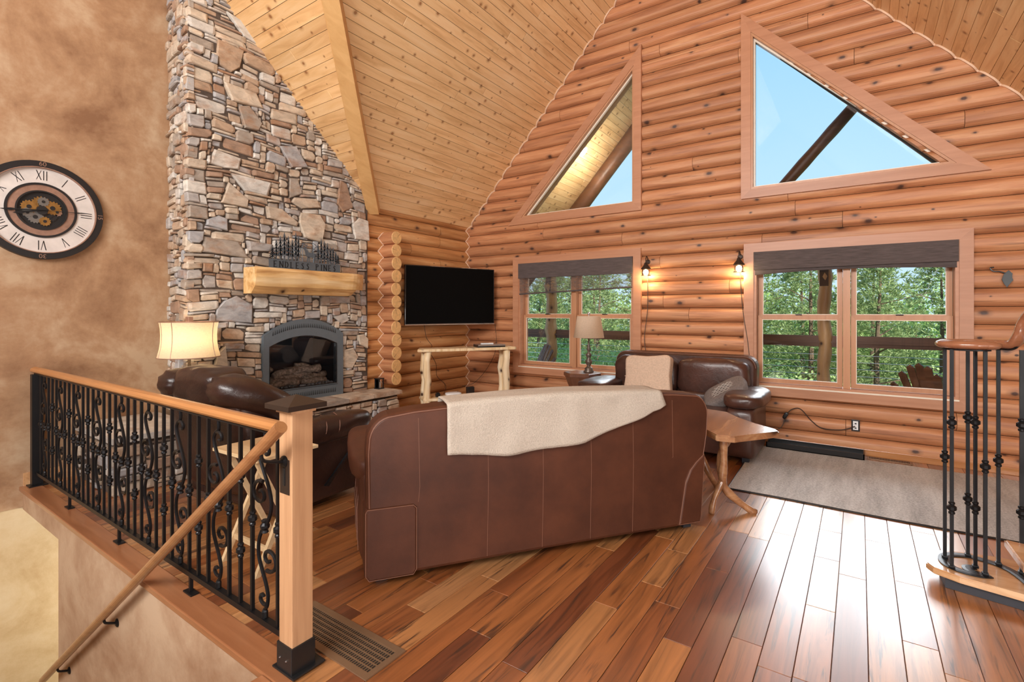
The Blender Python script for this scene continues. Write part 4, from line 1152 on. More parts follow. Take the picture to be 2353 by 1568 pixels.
# local x along back (left to right seen from camera), local +y into sofa (away from camera)
def back_outline(n=40):
    P = []; r = .15; top = .905
    P += [(.0, .40), (-.004, .70)]
    for i in range(9): a = PI-PI/2*i/8; P.append((r*.9+r*.9*math.cos(a), top-r+r*math.sin(a)))
    for i in range(1, 20): s = .15+(SLN-.30)*i/20; P.append((s, top+.045*math.sin(PI*(s/SLN))))
    for i in range(9): a = PI/2-PI/2*i/8; P.append((SLN+.02-r*.8+r*.8*math.cos(a), top-r+r*math.sin(a)))
    P += [(SLN+.01, .62), (SLN-.03, .40)]
    return P
P = back_outline()
low = [(SLN-.04, .05), (SLN-.10, .035), (1.5, .04), (.8, .04), (.10, .035), (.005, .05)]
poly = P+low
bm = BM(); n = len(poly); rings = []
for yy, k in ((.028, .97), (.008, .985), (.0, .965)):
    pass
def shell(poly, ys, c=None, org=(SLN/2, .48)):
    b_ = BM(); R = []
    for yy, ins in ys:
        q = inset(poly, ins) if ins else poly
        R.append([b_.verts.new((p[0], yy, p[1])) for p in q])
    for A_, B_ in zip(R, R[1:]):
        m_ = len(A_)
        for i in range(m_): b_.faces.new((A_[i], A_[(i+1) % m_], B_[(i+1) % m_], B_[i]))
    b_.faces.new(R[0][::-1]); b_.faces.new(R[-1]); return fix(b_)
bk = link('back', shell(poly, [(.0, .022), (.006, .008), (.02, 0), (.15, 0), (.19, .01), (.21, .035)]), M_leather, sf)
# edge piping of the back panel
pip = inset(poly, .014)
bm = BM(); tube(bm, [(p[0], .0035, p[1]) for p in pip[:len(P)]], .0035, 5); link('piping', bm, M_piping, bk)
for s in (.27, .66, 1.0, 1.32, 1.62, 1.92):
    bm = BM(); tube(bm, [(s, -.0006, .06 if .3 < s < 1.9 else (.42 if s < 1 else .5)), (s+.008, -.0006, .5), (s, -.0006, .875)], .0014, 4); link('seam', bm, M_piping, bk)
# lower corner panels
for s0, s1, zt in ((-.012, .265, .415), (SLN-.235, SLN-.02, .50)):
    q = [(s0+.02, .03), (s1-.02, .03), (s1, .06), (s1, zt-.02), (s1-.02, zt), (s0+.012, zt), (s0, zt-.02), (s0, .06)]
    if s0 > 1: q = [(s0, .05), (s1-.04, .05), (s1-.03, .09), (s1+.0, zt-.01), (s1-.02, zt), (s0+.14, zt-.04), (s0+.09, zt-.09), (s0+.05, .33)]
    cp = link('corner_panel', shell(q, [(-.014, .014), (-.008, .004), (.01, 0), (.2, 0)]), M_leather, sf)
    qq = inset(q, .006); bm = BM(); tube(bm, [(p[0], -.009, p[1]) for p in qq+[qq[0]]], .0025, 5); link('piping', bm, M_piping, cp)
# base, arms, seat, back cushions
link('base', bx(.02, SLN-.03, .15, .98, .05, .30, .02), M_leather, sf)
for s0, s1 in ((-.03, .27), (SLN-.27, SLN+.01)):
    c = (s0+s1)/2; h = (s1-s0)/2
    am = link('arm', puff(c, .63, .31, h, .48, .28, .22, wr=.0), M_leather, sf, smooth=True)
    link('arm_pad', puff(c, .64, .56, h+.05, .49, .085, .5, wr=.012, seed=s0*9), M_leather, am, smooth=True)
    side = s0-.002 if s0 < 1 else s1+.002
    for yy, z in ((.30, .0), (.45, .0), (.62, 0)):
        bm = BM(); tube(bm, [(side, yy, .07), (side-.004, yy+.02, .3), (side+.01, yy+.05, .45)], .002, 4); link('seam', bm, M_piping, am)
for i in range(3):
    c = .27+(SLN-.54)*(i+.5)/3; h = (SLN-.54)/6-.003
    link('seat_cushion', puff(c, .60, .37, h, .38, .10, .35, wr=.01, seed=i), M_leather, sf, smooth=True)
    link('back_cushion', puff(c, .27, .66, h, .12, .24, .45, wr=.012, seed=i+4), M_leather, sf, smooth=True)
for a, c in ((.08, .08), (SLN-.12, .08), (.08, .9), (SLN-.12, .9)): link('foot', bx(a-.03, a+.03, c-.03, c+.03, 0.001, .055), M_darkbase, sf)
# throw blanket
th = thing('throw_blanket', 'cream beige fleece throw draped over the back of the large sofa', 'blanket', (-2.127, 1.725, 0), ang)
def ztop(s): return .905+.045*math.sin(PI*(s/SLN))
bm = BM(); nS = 60
s0, s1 = .425, 1.83
rows = []
from mathutils import noise as MN
for i in range(nS+1):
    f = i/nS; s = s0+(s1-s0)*f
    # bottom hem z (camera side)
    hem = [(0,.665),(.10,.645),(.25,.635),(.45,.64),(.6,.665),(.75,.72),(.9,.79),(1,.85)]
    for (a, za), (b_, zb) in zip(hem, hem[1:]):
        if a <= f <= b_: zh = za+(zb-za)*(f-a)/(b_-a)
    zh += .007*math.sin(f*19)
    row = []; zt = ztop(s)+.012
    m_ = 16
    for j in range(m_+1):
        z = zh+(zt-.02-zh)*j/m_
        row.append((s+(.03*(1-j/m_) if f > .95 else 0), -.014-.007*MN.noise(Vector((s*7, z*9, 0)))-.008*max(0, math.sin(s*16+1))*(1-j/m_), z))
    for j in range(1, 8):
        a = PI/2*j/8; row.append((s, -.014+.03*(1-math.cos(a)), zt-.02+.02*math.sin(a)))
    for j in range(7): row.append((s, .016+.03*j, zt+.002*math.sin(s*12+j)))
    for j in range(1, 6): a = PI/2*j/6; row.append((s, .21+.03*math.sin(a), zt-.03*(1-math.cos(a))))
    for j in range(6): row.append((s, .245+.02*j, zt-.04-.04*j))
    rows.append([bm.verts.new(p) for p in row])
for A_, B_ in zip(rows, rows[1:]):
    for j in range(len(A_)-1): bm.faces.new((A_[j], B_[j], B_[j+1], A_[j+1]))
cl_ = link('cloth', bm, M_cloth, th, smooth=True)
md = cl_.modifiers.new('thickness', 'SOLIDIFY'); md.thickness = .008; md.offset = 1

# ================================================================== LOVESEAT
lv = thing('leather_loveseat', 'dark brown leather loveseat facing the room between the two windows', 'loveseat', (-1.70, 5.60, 0))
q = []
hw = .80
for i in range(9): a = PI-PI/2*i/8; q.append((-hw+.13+.13*math.cos(a), .85+.13*math.sin(a)))
for i in range(9): a = PI/2-PI/2*i/8; q.append((hw-.13+.13*math.cos(a), .85+.13*math.sin(a)))
q += [(hw-.02, .06), (-hw+.02, .06)]
bk = link('back', shell([(p[0], p[1]) for p in q], [(.26, .03), (.28, .008), (.30, 0), (.44, 0), (.47, .03)]), M_leatherl, lv)
bm = BM(); tube(bm, [(p[0], .275, p[1]) for p in inset(q, .012)[:18]], .004, 5); link('piping', bm, M_piping, bk)
for s in (-1, 1):
    link('back_cushion', puff(s*.375, .20, .73, .37, .13, .21, .42, 40, 26, wr=.02, seed=3+s), M_leatherl, lv, smooth=True)
    link('lumbar_cushion', puff(s*.375, .13, .50, .36, .11, .09, .5, wr=.015, seed=s), M_leatherl, lv, smooth=True)
    link('seat_cushion', puff(s*.375, -.14, .39, .37, .36, .10, .4, wr=.012, seed=8+s), M_leatherl, lv, smooth=True)
    ac = .77 if s > 0 else -.82
    am = link('arm', puff(ac-.01*s, -.05, .29, .13, .40, .25, .25), M_leatherl, lv, smooth=True)
    link('arm_pad', puff(ac, -.08, .595, .19, .42, .08, .6, 36, 20, wr=.022, seed=5*s), M_leatherl, am, smooth=True)
    bm = BM(); tube(bm, [(ac+.178*math.cos(a)*1.0, -.08+.405*math.sin(a), .565) for a in [2*PI*i/24 for i in range(25)]], .003, 4); link('piping', bm, M_piping, am)
link('base', bx(-.78, .78, -.40, .40, .05, .30, .02), M_leatherl, lv)
for a in (-.8, .8):
    for c in (-.35, .35): link('foot', bx(a-.03, a+.03, c-.03, c+.03, .001, .06), M_darkbase, lv)
pc = thing('tan_pillow', 'square tan plush pillow leaning on the left side of the loveseat', 'pillow', (-2.03, 5.55, .50))
Mx = Matrix.Rotation(math.radians(-20), 3, 'X') @ Matrix.Rotation(math.radians(-4), 3, 'Y')
def pil(p):
    k = 1-.10*(1-abs(p.x)/.27)*(abs(p.z)/.24)**2-.08*(1-abs(p.z)/.24)*(abs(p.x)/.27)**2; return Vector((p.x*k, p.y, p.z*k))
link('cover', puff(0.06, .0, .22, .275, .075, .25, .27, 44, 26, wr=.01, M=Mx, fn=pil), M_cush, pc, smooth=True)
for k in range(3):
    bm = BM(); pts = []
    for i in range(15):
        x_ = -.2+.4*i/14; z_ = -.10+.09*k-.35*x_*.3+.01*math.sin(i); y_ = -.075*(1-abs(x_/.27)**3)*(1-abs(z_/.25)**3)
        v = Mx @ Vector((x_, y_-.001, z_)); pts.append((v.x, v.y, v.z+.20))
    link('quilt_ridge', tube(bm, pts, .006, 5), M_cush, pc)
pk = thing('knit_pillow', 'dark cable knit pillow lying against the right arm of the loveseat', 'pillow', (-1.14, 5.52, .50))
Mk = Matrix.Rotation(math.radians(-32), 3, 'Y') @ Matrix.Rotation(math.radians(-55), 3, 'X')
link('cover', puff(0, 0, .11, .23, .07, .14, .5, 40, 24, wr=.008, M=Mk), M_knit, pk, smooth=True)
M_knit2 = plain('knit_pale', (.42,.37,.33), .9)
bm = BM()
for k in range(9):
    pts = []
    for i in range(26):
        x_ = -.19+.38*i/25; z_ = -.105+.026*k+.006*math.sin(i*1.9+(k % 2)*PI); y_ = -.07*max(.1, (1-abs(x_/.24)**3))*max(.1, (1-abs(z_/.145)**3))-.003
        v = Mk @ Vector((x_, y_, z_)); pts.append((v.x, v.y, v.z+.11))
    tube(bm, pts, .0045, 5)
tag(link('cable_knit_rows', bm, M_knit2, pk), kind='stuff')

# ================================================================== RECLINER
rc = thing('leather_recliner', 'dark brown leather recliner with pillowed headrest behind the iron railing', 'recliner', (-3.83, 2.20, 0), math.radians(4))
# local: faces +y, width along x
link('base', bx(-.40, .40, -.35, .42, .04, .34, .03), M_leatherd, rc)
def lean(p): return Vector((p.x, p.y-.28*(p.z+.35)*.5, p.z))
link('back_shell', puff(0, -.42, .60, .44, .10, .42, .4, 40, 26, fn=lean), M_leatherd, rc, smooth=True)
hd = link('headrest', puff(0, -.50, .93, .30, .17, .14, .62, 44, 24, wr=.02, seed=2), M_leatherd, rc, smooth=True)
def roll(par, name, pts, rr, seed, n=26, squash=.85):
    P_ = smooth_pts(pts, 8); m_ = len(P_); b_ = BM(); rings = []
    for i, p in enumerate(P_):
        f = i/(m_-1)*(len(rr)-1); k_ = min(int(f), len(rr)-2); r = rr[k_]+(rr[k_+1]-rr[k_])*(f-k_)
        t = (P_[min(i+1, m_-1)]-P_[max(i-1, 0)]).normalized(); a = t.cross(Vector((0,0,1))).normalized(); c = a.cross(t)
        e = max(0, 1-2.2*min(i, m_-1-i)/m_)
        rings.append([b_.verts.new(p+(a*math.cos(q)+c*math.sin(q)*squash)*r*(1+.13*e*math.sin(q*11+seed)+.02*math.sin(q*3+i*.5))) for q in [2*PI*k2/n for k2 in range(n)]])
    for A_, B_ in zip(rings, rings[1:]):
        for k2 in range(n): b_.faces.new((A_[k2], A_[(k2+1) % n], B_[(k2+1) % n], B_[k2]))
    b_.faces.new(rings[0][::-1]); b_.faces.new(rings[-1])
    return link(name, fix(b_), M_leatherd, par, smooth=True)
for s in (-1, 1):
    roll(rc, 'wing_pillow', [(s*.20, -.55, .925), (s*.27, -.56, .93), (s*.36, -.53, .92), (s*.42, -.42, .875), (s*.45, -.26, .78), (s*.46, -.13, .66), (s*.46, -.06, .57)], [.03, .11, .135, .135, .125, .115, .08, .03], s*3)
    link('back_bolster', puff(s*.37, -.36, .66, .10, .13, .25, .6, wr=.015, seed=s, fn=lean), M_leatherd, rc, smooth=True)
    am = link('arm', bx(s*.46-.09, s*.46+.09, -.36, .44, .05, .50, .03), M_leatherd, rc)
    link('arm_roll', puff(s*.465, .08, .565, .125, .46, .105, .7, 40, 24, wr=.022, seed=s*7), M_leatherd, am, smooth=True)
    for yy in (.02, .14):
        bm = BM(); tube(bm, [(s*.465+s*.127*math.cos(t)*1.0, yy+.03*math.sin(t), .565+.107*math.sin(t)) for t in [-1.2+2.6*i/12 for i in range(13)]], .003, 4); link('seam', bm, M_piping, am)
link('seat_cushion', puff(0, .08, .43, .34, .36, .10, .4, wr=.01), M_leatherd, rc, smooth=True)
link('back_cushion', puff(0, -.25, .68, .32, .12, .20, .6, wr=.02), M_leatherd, rc, smooth=True)
lvr = BM(); prism(lvr, [(.56, .02, .16), (.56, .05, .15), (.56, .27, .36), (.56, .265, .38)], (.02, 0, 0)); link('recline_lever', fix(lvr), M_bezel, rc)
# folding tray table
tt = thing('folding_tray_table', 'small pale pine folding tray table between the railing and the recliner', 'side table', (-2.88, 1.60, 0), math.radians(2))
link('top', bx(-.23, .23, -.19, .19, .64, .66, .004), M_light, tt)
for s in (-1, 1):
    bm = BM(); w = .012
    prism(bm, [(s*.17-w, -.17, 0), (s*.17+w, -.17, 0), (s*.17+w, -.14, 0), (s*.17-w, -.14, 0)], (0, .30, .64)); link('leg', fix(bm), M_light, tt)
    bm = BM(); a = s*.14
    prism(bm, [(a-w, .17, 0), (a+w, .17, 0), (a+w, .14, 0), (a-w, .14, 0)], (0, -.30, .64)); link('leg', fix(bm), M_light, tt)
link('stretcher', bx(-.17, .17, -.10, -.085, .11, .14), M_light, tt)

# ================================================================== LAMPS
def area_point(par, loc, e, col=(1,.72,.42), r=.03, nm='lamp_glow'):
    l = light(nm, 'POINT', loc, e, col, r); l.parent = par; return l
l1 = thing('table_lamp', 'lit table lamp with cream barrel shade standing on the hearth beside the chimney', 'lamp', (-4.885, 2.015, HZ), 0)
link('base', lathe(BM(), [(.0,0),(.085,0),(.085,.015),(.03,.03),(.022,.09),(.05,.15),(.055,.21),(.025,.30),(.014,.36),(.012,.58)], 24), M_ceram, l1, smooth=True)
bm = BM(); n = 8; seg = 40; rings = []
for z, r in ((.585, .240), (.60, .236), (.66, .222), (.72, .214), (.78, .212), (.84, .216), (.895, .225)):
    rings.append([bm.verts.new((r*math.cos(2*PI*i/seg), r*math.sin(2*PI*i/seg), z)) for i in range(seg)])
for A_, B_ in zip(rings, rings[1:]):
    for i in range(seg): bm.faces.new((A_[i], A_[(i+1) % seg], B_[(i+1) % seg], B_[i]))
shd = link('lamp_shade', bm, M_shade, l1, smooth=True)
for a in (.55, 2.6, 4.7, -1.0):
    bm = BM(); tube(bm, [(r*1.003*math.cos(a), r*1.003*math.sin(a), z) for z, r in ((.585, .240), (.66, .222), (.72, .214), (.78, .212), (.84, .216), (.895, .225))], .003, 5); link('shade_seam', bm, M_copper, shd)
for z, r in ((.585, .241), (.895, .226)):
    bm = BM(); tube(bm, [(r*math.cos(2*PI*i/40), r*math.sin(2*PI*i/40), z) for i in range(41)], .004, 5); link('shade_rim', bm, M_copper, shd)
link('finial', bx(-.028, .028, -.02, .02, .895, .94, .004), M_copper, l1)
link('bulb', lathe(BM(), [(.0,.66),(.02,.67),(.032,.71),(.025,.75),(.0,.77)], 14), M_bulb, l1, smooth=True)
area_point(l1, (0, 0, .76), 4.5)
# window lamp + drum table
dt = thing('drum_side_table', 'dark carved hourglass stump side table under the lamp by the left window', 'side table', (-2.93, 5.80, 0), .3)
link('top', lathe(BM(), [(.235, .63), (.24, .64), (.24, .672), (.23, .68)], 6), M_darkdrum, dt)
link('pedestal', lathe(BM(), [(.225, 0.001), (.20, .08), (.145, .22), (.13, .33), (.15, .44), (.20, .56), (.225, .63)], 12), M_darkdrum, dt)
l2 = thing('spindle_table_lamp', 'turned bronze spindle lamp with tapered tan shade in front of the left window', 'lamp', (-2.855, 5.84, .68))
prf = [(.0,0),(.065,0),(.07,.012),(.05,.03),(.055,.05),(.03,.07),(.022,.085),(.042,.12),(.045,.15),(.02,.175),(.035,.21),(.038,.23),(.018,.255),(.016,.27),(.030,.295),(.018,.32),(.022,.335),(.012,.36),(.01,.45)]
link('base', lathe(BM(), prf, 24), M_ceram, l2, smooth=True)
s_ = link('lamp_shade', lathe(BM(), [(.195, .445), (.150, .72)], 40, cap=False), M_shade2, l2, smooth=True)
link('finial', lathe(BM(), [(.006,.72),(.006,.735),(.018,.745),(.018,.765),(.004,.775)], 12), M_silver, l2)
# sconces
for i, (xx, zz, lab) in enumerate(((-2.20, 1.99, 'black barn style wall sconce with lit bulb beside the left window'), (-1.12, 1.985, 'black barn style wall sconce with lit bulb beside the wide right window'))):
    sc = thing('wall_sconce', lab, 'sconce', (xx, YW-.09, zz), 0, None)
    link('bracket', tube(BM(), smooth_pts([(0, .08, .10), (0, .06, .15), (0, .02, .16), (0, 0, .12), (0, 0, .07)], 4), .006, 8), M_bronze, sc)
    bp = BM(); lathe(bp, [(.028, 0), (.028, .01), (.02, .014)], 14); bp.transform(Matrix.Translation((0, .085, .10)) @ Matrix.Rotation(PI/2, 4, 'X')); link('wall_plate', bp, M_bronze, sc)
    link('hood', lathe(BM(), [(.012,.085),(.022,.07),(.024,.055),(.045,.03),(.060,.008),(.062,0),(.055,0)], 20, cap=False), M_bronze, sc, smooth=True)
    link('glass_shade', lathe(BM(), [(.048,0),(.05,-.03),(.048,-.075)], 20, cap=False), mk_glass('sconce_glass_%d' % i, (1,.97,.92)), sc, smooth=True)
    link('guard_ring', tube(BM(), [(.058*math.cos(2*PI*k_/24), .058*math.sin(2*PI*k_/24), -.078) for k_ in range(25)], .004, 5), M_bronze, sc)
    link('bulb', lathe(BM(), [(0,-.075),(.022,-.066),(.034,-.042),(.026,-.012),(.0,0)], 12), M_bulb, sc, smooth=True)
    area_point(sc, (0, 0, -.11), 6, (1,.76,.46), .03, 'sconce_glow')
    pts = [(xx, YW-.03, zz-.08), (xx+(.0 if i == 0 else .03), YW-.03, zz-.5), (xx+(-.04 if i == 0 else .08), YW-.03, zz-.85), (xx+(-.02 if i == 0 else .10), YW-.03, zz-1.05)]
    cd = link('sconce_cord', tube(BM(), smooth_pts(pts, 6), .004, 5), M_cord)
    tag(cd, 'thin black cord hanging from the sconce beside the %s window' % ('left' if i == 0 else 'right'), 'cord')

# ================================================================== TELEVISION and stand
ta = Vector((-5.02, 4.71, 0)); tb = Vector((-4.55, 6.08, 0)); tm = (ta+tb)/2; tdir = (tb-ta).normalized(); tang = math.atan2(tdir.y, tdir.x)
# local x along width, local -y faces the room
tv = thing('television', 'large black flat screen television hung across the log corner', 'television', (tm.x, tm.y, 1.274), tang)
TW, TH = 1.45, .822
link('body', bx(-TW/2, TW/2, 0, .035, 0, TH, .004), M_bezel, tv)
link('screen', bx(-TW/2+.014, TW/2-.014, -.0015, .001, .022, TH-.012), M_screen, tv)
link('bezel_edge', bx(-TW/2, TW/2, -.004, 0, -.002, .012, .001), M_silver, tv)
for i, (a, b_) in enumerate(((-.35, -.12), (.15, .42))): link('top_edge', bx(a, b_, -.002, .002, TH-.004, TH), M_silver, tv)
link('wall_arm', bx(-.1, .1, .035, .30, .3, .5), M_blackp, tv)
st = thing('log_tv_stand', 'rustic peeled log console stand below the television', 'console table', (-4.46, 5.31, 0), math.atan2(1.09, .72))
link('top_board', (lambda b_: b_)(prism(BM(), [(-.70, -.15, .93), (-.66, -.17, .93), (-.2, -.155, .93), (.2, -.17, .93), (.66, -.16, .93), (.70, -.12, .93), (.68, .15, .93), (-.62, .15, .93)], (0, 0, .035), .005)), M_peeled, st)
for a in (-.56, .56):
    for c in (-.09, .09):
        pts = [(a+.01*math.sin(k_*2.1+a), c+.006*math.sin(k_*1.7), .001+.93*k_/7) for k_ in range(8)]
        link('leg', tube(BM(), pts, [.048*(1+.08*math.sin(k_*2.3+c*30)) for k_ in range(8)], 12), M_peeled, st, smooth=True)
link('lower_shelf', prism(BM(), [(-.62, -.14, .275), (0, -.15, .275), (.62, -.14, .275), (.62, .13, .275), (-.62, .13, .275)], (0, 0, .035), .006), M_peeled, st)
Rm = Matrix.Rotation(math.atan2(1.09, .72), 3, 'Z')
def on_stand(x, y): v = Rm @ Vector((x, y, 0)); return (-4.46+v.x, 5.31+v.y)
p = on_stand(.34, 0); dv = thing('disc_player', 'slim silver and black disc player on the right of the log console', 'disc player', (p[0], p[1], .965), math.atan2(1.09, .72))
link('body', bx(-.20, .20, -.11, .11, 0, .035, .004), M_blackp, dv); link('front_strip', bx(-.198, .198, -.112, -.11, .02, .033), M_silver, dv); link('top_cover', bx(-.2, .2, -.11, .11, .035, .04, .001), M_silver, dv)
p = on_stand(.30, -.02); rm = thing('remote_control', 'white remote control lying on top of the disc player', 'remote control', (p[0], p[1], 1.006), math.atan2(1.09, .72)+.1)
link('body', bx(-.09, .09, -.022, .022, 0, .016, .004), M_white, rm); link('button_pad', bx(-.07, .02, -.012, .012, .016, .018), M_blackp, rm)
p = on_stand(-.18, 0); ro = thing('white_router', 'oval white router on the lower shelf of the log console', 'router', (p[0], p[1], .311), math.atan2(1.09, .72))
link('shell', puff(0, 0, .025, .11, .07, .024, .6), M_white, ro, smooth=True)
p = on_stand(.06, 0); bxk = thing('black_modem', 'upright small black box on the lower shelf beside the white router', 'modem', (p[0], p[1], .311), math.atan2(1.09, .72))
link('case', bx(-.05, .05, -.04, .04, 0, .11, .006), M_blackp, bxk); link('front_panel', bx(-.04, .04, -.042, -.04, .01, .1), M_bezel, bxk)
p = on_stand(-.40, -.02); ad = thing('power_adapter', 'small black plug adapter at the left end of the console shelf', 'adapter', (p[0], p[1], .311), math.atan2(1.09, .72))
link('block', bx(-.03, .03, -.025, .025, 0, .045, .005), M_blackp, ad); link('plug', bx(-.02, .02, -.02, .02, .045, .06, .003), M_blackp, ad)
for lab, pts in (('thin black cable looping from the television down to the console shelf', [(-4.95, 5.0, 1.28), (-4.93, 5.02, 1.10), (-4.88, 5.08, .98), (-4.98, 5.12, .92), (-4.92, 5.2, .72), (-4.9, 5.2, .55), (-4.78, 5.25, .42), (-4.68, 5.1, .33)]),
                 ('thin brown cable hanging behind the right half of the console', [(-4.55, 6.1, 1.27), (-4.56, 6.14, .9), (-4.72, 6.14, .6), (-4.95, 6.1, .35), (-5.08, 5.95, .3)])):
    tag(link('cable', tube(BM(), smooth_pts(pts, 6), .0035, 5), M_cord), lab, 'cable')

# ================================================================== LIVE EDGE TABLE
le = thing('live_edge_side_table', 'live edge wood side table with branch legs at the right end of the sofa', 'side table', (-.92, 4.05, 0))
top = [(-.82, 3.66), (-.70, 3.68), (-.63, 3.80), (-.56, 3.90), (-.47, 4.02), (-.50, 4.09), (-.66, 4.20), (-.80, 4.36), (-.93, 4.56), (-1.10, 4.60), (-1.30, 4.45), (-1.32, 4.30), (-1.16, 4.12), (-1.0, 3.9)]
bm = BM(); prism(bm, [(p[0], p[1], .555) for p in top], (0, 0, .045), .007); link('top', fix(bm), M_live, le, world=True)
for pts, rr in (([(-.80, 3.80, .56), (-.80, 3.82, .40), (-.81, 3.84, .22), (-.76, 3.88, .12), (-.62, 3.96, .0)], .028), ([(-.81, 3.84, .24), (-.86, 3.79, .10), (-.875, 3.78, .0)], .022), ([(-.81, 3.83, .25), (-.86, 4.0, .38), (-.80, 4.20, .53)], .028), ([(-1.1, 4.3, .56), (-1.08, 4.28, .3), (-1.0, 4.3, .1), (-.96, 4.38, 0)], .026), ([(-1.08, 4.28, .28), (-1.16, 4.2, .1), (-1.2, 4.2, 0)], .022)):
    P_ = smooth_pts(pts, 5); link('branch_leg', tube(BM(), [Vector(p)+Vector((0,0,.002)) for p in P_], [rr*(1+.12*math.sin(i)) for i in range(len(P_))], 8, up=(0,1,0)), M_live, le, world=True, smooth=True)

# ================================================================== STAIR at right
sr = thing('staircase', 'open wooden staircase with a rounded bottom step at the right edge of the room', 'staircase', (.9, 3.5, 0))
bm = BM(); tr_ = [(.315, 3.68), (.295, 3.50), (.32, 3.45), (.42, 3.40), (.66, 3.36), (1.6, 3.20), (1.6, 3.75), (.62, 3.80), (.40, 3.74)]
prism(bm, [(p[0], p[1], .065) for p in tr_], (0, 0, .035), .006); link('bottom_tread', fix(bm), M_tread, sr, world=True)
bm = BM(); prism(bm, [(.36, 3.60, .001), (.37, 3.465, .001), (1.6, 3.24, .001), (1.6, 3.7, .001), (.5, 3.7, .001)], (0, 0, .064)); link('toe_base', fix(bm), M_darkbase, sr, world=True)
for i in range(6):
    x0 = .60+.10*i; y0 = 3.18-.30*i; z = .265+.19*i
    bm = BM(); prism(bm, [(x0, y0+.31, z), (x0+.01, y0, z), (1.6, y0-.15, z), (1.6, y0+.16, z)], (0, 0, .04), .006); link('tread', fix(bm), M_tread, sr, world=True)
link('stringer', prism(BM(), [(1.2, 3.5, .0), (1.26, 3.5, 0), (1.26, 3.5, .2), (1.2, 3.5, .2)], (.35, -1.9, 1.15)), M_black, sr, world=True)
vr = thing('stair_volute_railing', 'black iron balusters in a ring under a curled wooden handrail on the bottom stair', 'railing', (.5, 3.58, .1))
bal = [(.384, 3.606, 1), (.399, 3.486, 2), (.491, 3.704, 2), (.501, 3.557, 2), (.529, 3.486, 1), (.608, 3.670, 1), (.685, 3.61, 2)]
for (a, c, kk) in bal:
    o = link('baluster', sq(a, c, .104, 1.255, .0078), M_black, vr, world=True)
    for z in ((.66,) if kk == 1 else (.42, .87)):
        link('knuckle', lathe(BM(), [(.009,-.034),(.014,-.030),(.014,-.022),(.010,-.017),(.021,-.008),(.021,.008),(.010,.017),(.014,.022),(.014,.030),(.009,.034)], 10, (a, c, z)), M_black, o)
    link('foot_collar', bx(a-.013, a+.013, c-.013, c+.013, .106, .118, .003), M_black, o)
for i in range(1, 6):
    a, c = .66+.10*i, 3.25-.30*i+.1; zt = .265+.19*i+.04
    o = link('baluster', sq(a, c, zt, zt+.90, .0078), M_black, vr, world=True)
    link('knuckle', lathe(BM(), [(.009,-.034),(.014,-.030),(.014,-.022),(.010,-.017),(.021,-.008),(.021,.008),(.010,.017),(.014,.022),(.014,.030),(.009,.034)], 10, (a, c, zt+.45)), M_black, o)
# scroll base plate path in plan
pl = smooth_pts([(.50, 3.557, 0), (.47, 3.545, 0), (.475, 3.50, 0), (.529, 3.480, 0)], 4)
pl2 = smooth_pts([(.545, 3.49, 0), (.50, 3.465, 0), (.43, 3.475, 0), (.385, 3.52, 0), (.378, 3.60, 0), (.41, 3.67, 0), (.491, 3.705, 0), (.56, 3.69, 0), (.61, 3.665, 0), (.66, 3.60, 0), (.69, 3.50, 0), (.70, 3.42, 0)], 5)
for P_ in (pl, pl2):
    b_ = BM(); tube(b_, [(p.x, p.y, .104) for p in P_], .026, 8, .16, up=(0,0,1)); link('scroll_plate', b_, M_black, vr, world=True)
hp = smooth_pts([(.50, 3.557, 1.28), (.47, 3.54, 1.28), (.475, 3.49, 1.28), (.54, 3.48, 1.28), (.56, 3.53, 1.28)], 4)
b_ = BM(); tube(b_, hp, .042, 12, .55, up=(0,0,1)); link('volute_core', b_, M_rail2, vr, world=True, smooth=True)
hp = smooth_pts([(.545, 3.49, 1.28), (.50, 3.465, 1.28), (.43, 3.475, 1.28), (.385, 3.52, 1.28), (.378, 3.60, 1.28), (.41, 3.67, 1.28), (.491, 3.70, 1.28), (.57, 3.68, 1.28), (.62, 3.65, 1.28), (.655, 3.615, 1.285), (.675, 3.585, 1.33), (.70, 3.55, 1.43), (.78, 3.3, 1.64), (.94, 2.8, 1.96), (1.2, 1.95, 2.5)], 6)
b_ = BM(); tube(b_, hp, .038, 14, .6, up=(0,0,1)); link('handrail', b_, M_rail2, vr, world=True, smooth=True)
link('rail_channel', tube(BM(), [(p.x, p.y, p.z-.026) for p in hp], .014, 6, .35, up=(0,0,1)), M_black, vr, world=True)

# ================================================================== small wall items
hk = thing('leaf_wall_hook', 'small black iron leaf ornament on a hook at the right end of the log wall', 'wall hook', (1.06, YW-.005, 1.765))
link('leaf', prism(BM(), [(.03,-.01,.06),(.055,-.01,.03),(.05,-.01,-.01),(.06,-.01,-.03),(.035,-.01,-.06),(.02,-.01,-.095),(0,-.01,-.06),(-.015,-.01,-.02),(.0,-.01,.03)], (0, -.012, 0), .003), M_blackp, hk)
link('stem', tube(BM(), smooth_pts([(.02,-.015,.03), (-.03,-.02,.05), (-.07,-.02,.055), (-.09,-.015,.085), (-.065,-.01,.09)], 4), .006, 6), M_blackp, hk)
for xx, zz, m_, lab in ((-.033, .294, M_white, 'black framed electrical outlet low on the log wall under the right window'), (-3.345, .312, M_bronze, 'dark bronze outlet low on the log wall left of the drum table')):
    ou = thing('wall_outlet', lab, 'outlet', (xx, YW-.002, zz))
    link('plate', bx(-.036, .036, -.008, .0, -.058, .058, .003), M_blackp, ou)
    pr_ = link('receptacle', bx(-.022, .022, -.011, -.008, -.045, .045, .002), m_ if m_ != M_bronze else M_blackp, ou)
    for z in (-.025, .02): link('socket_slots', bx(-.008, .008, -.0125, -.011, z-.006, z+.006), M_firebox, pr_)
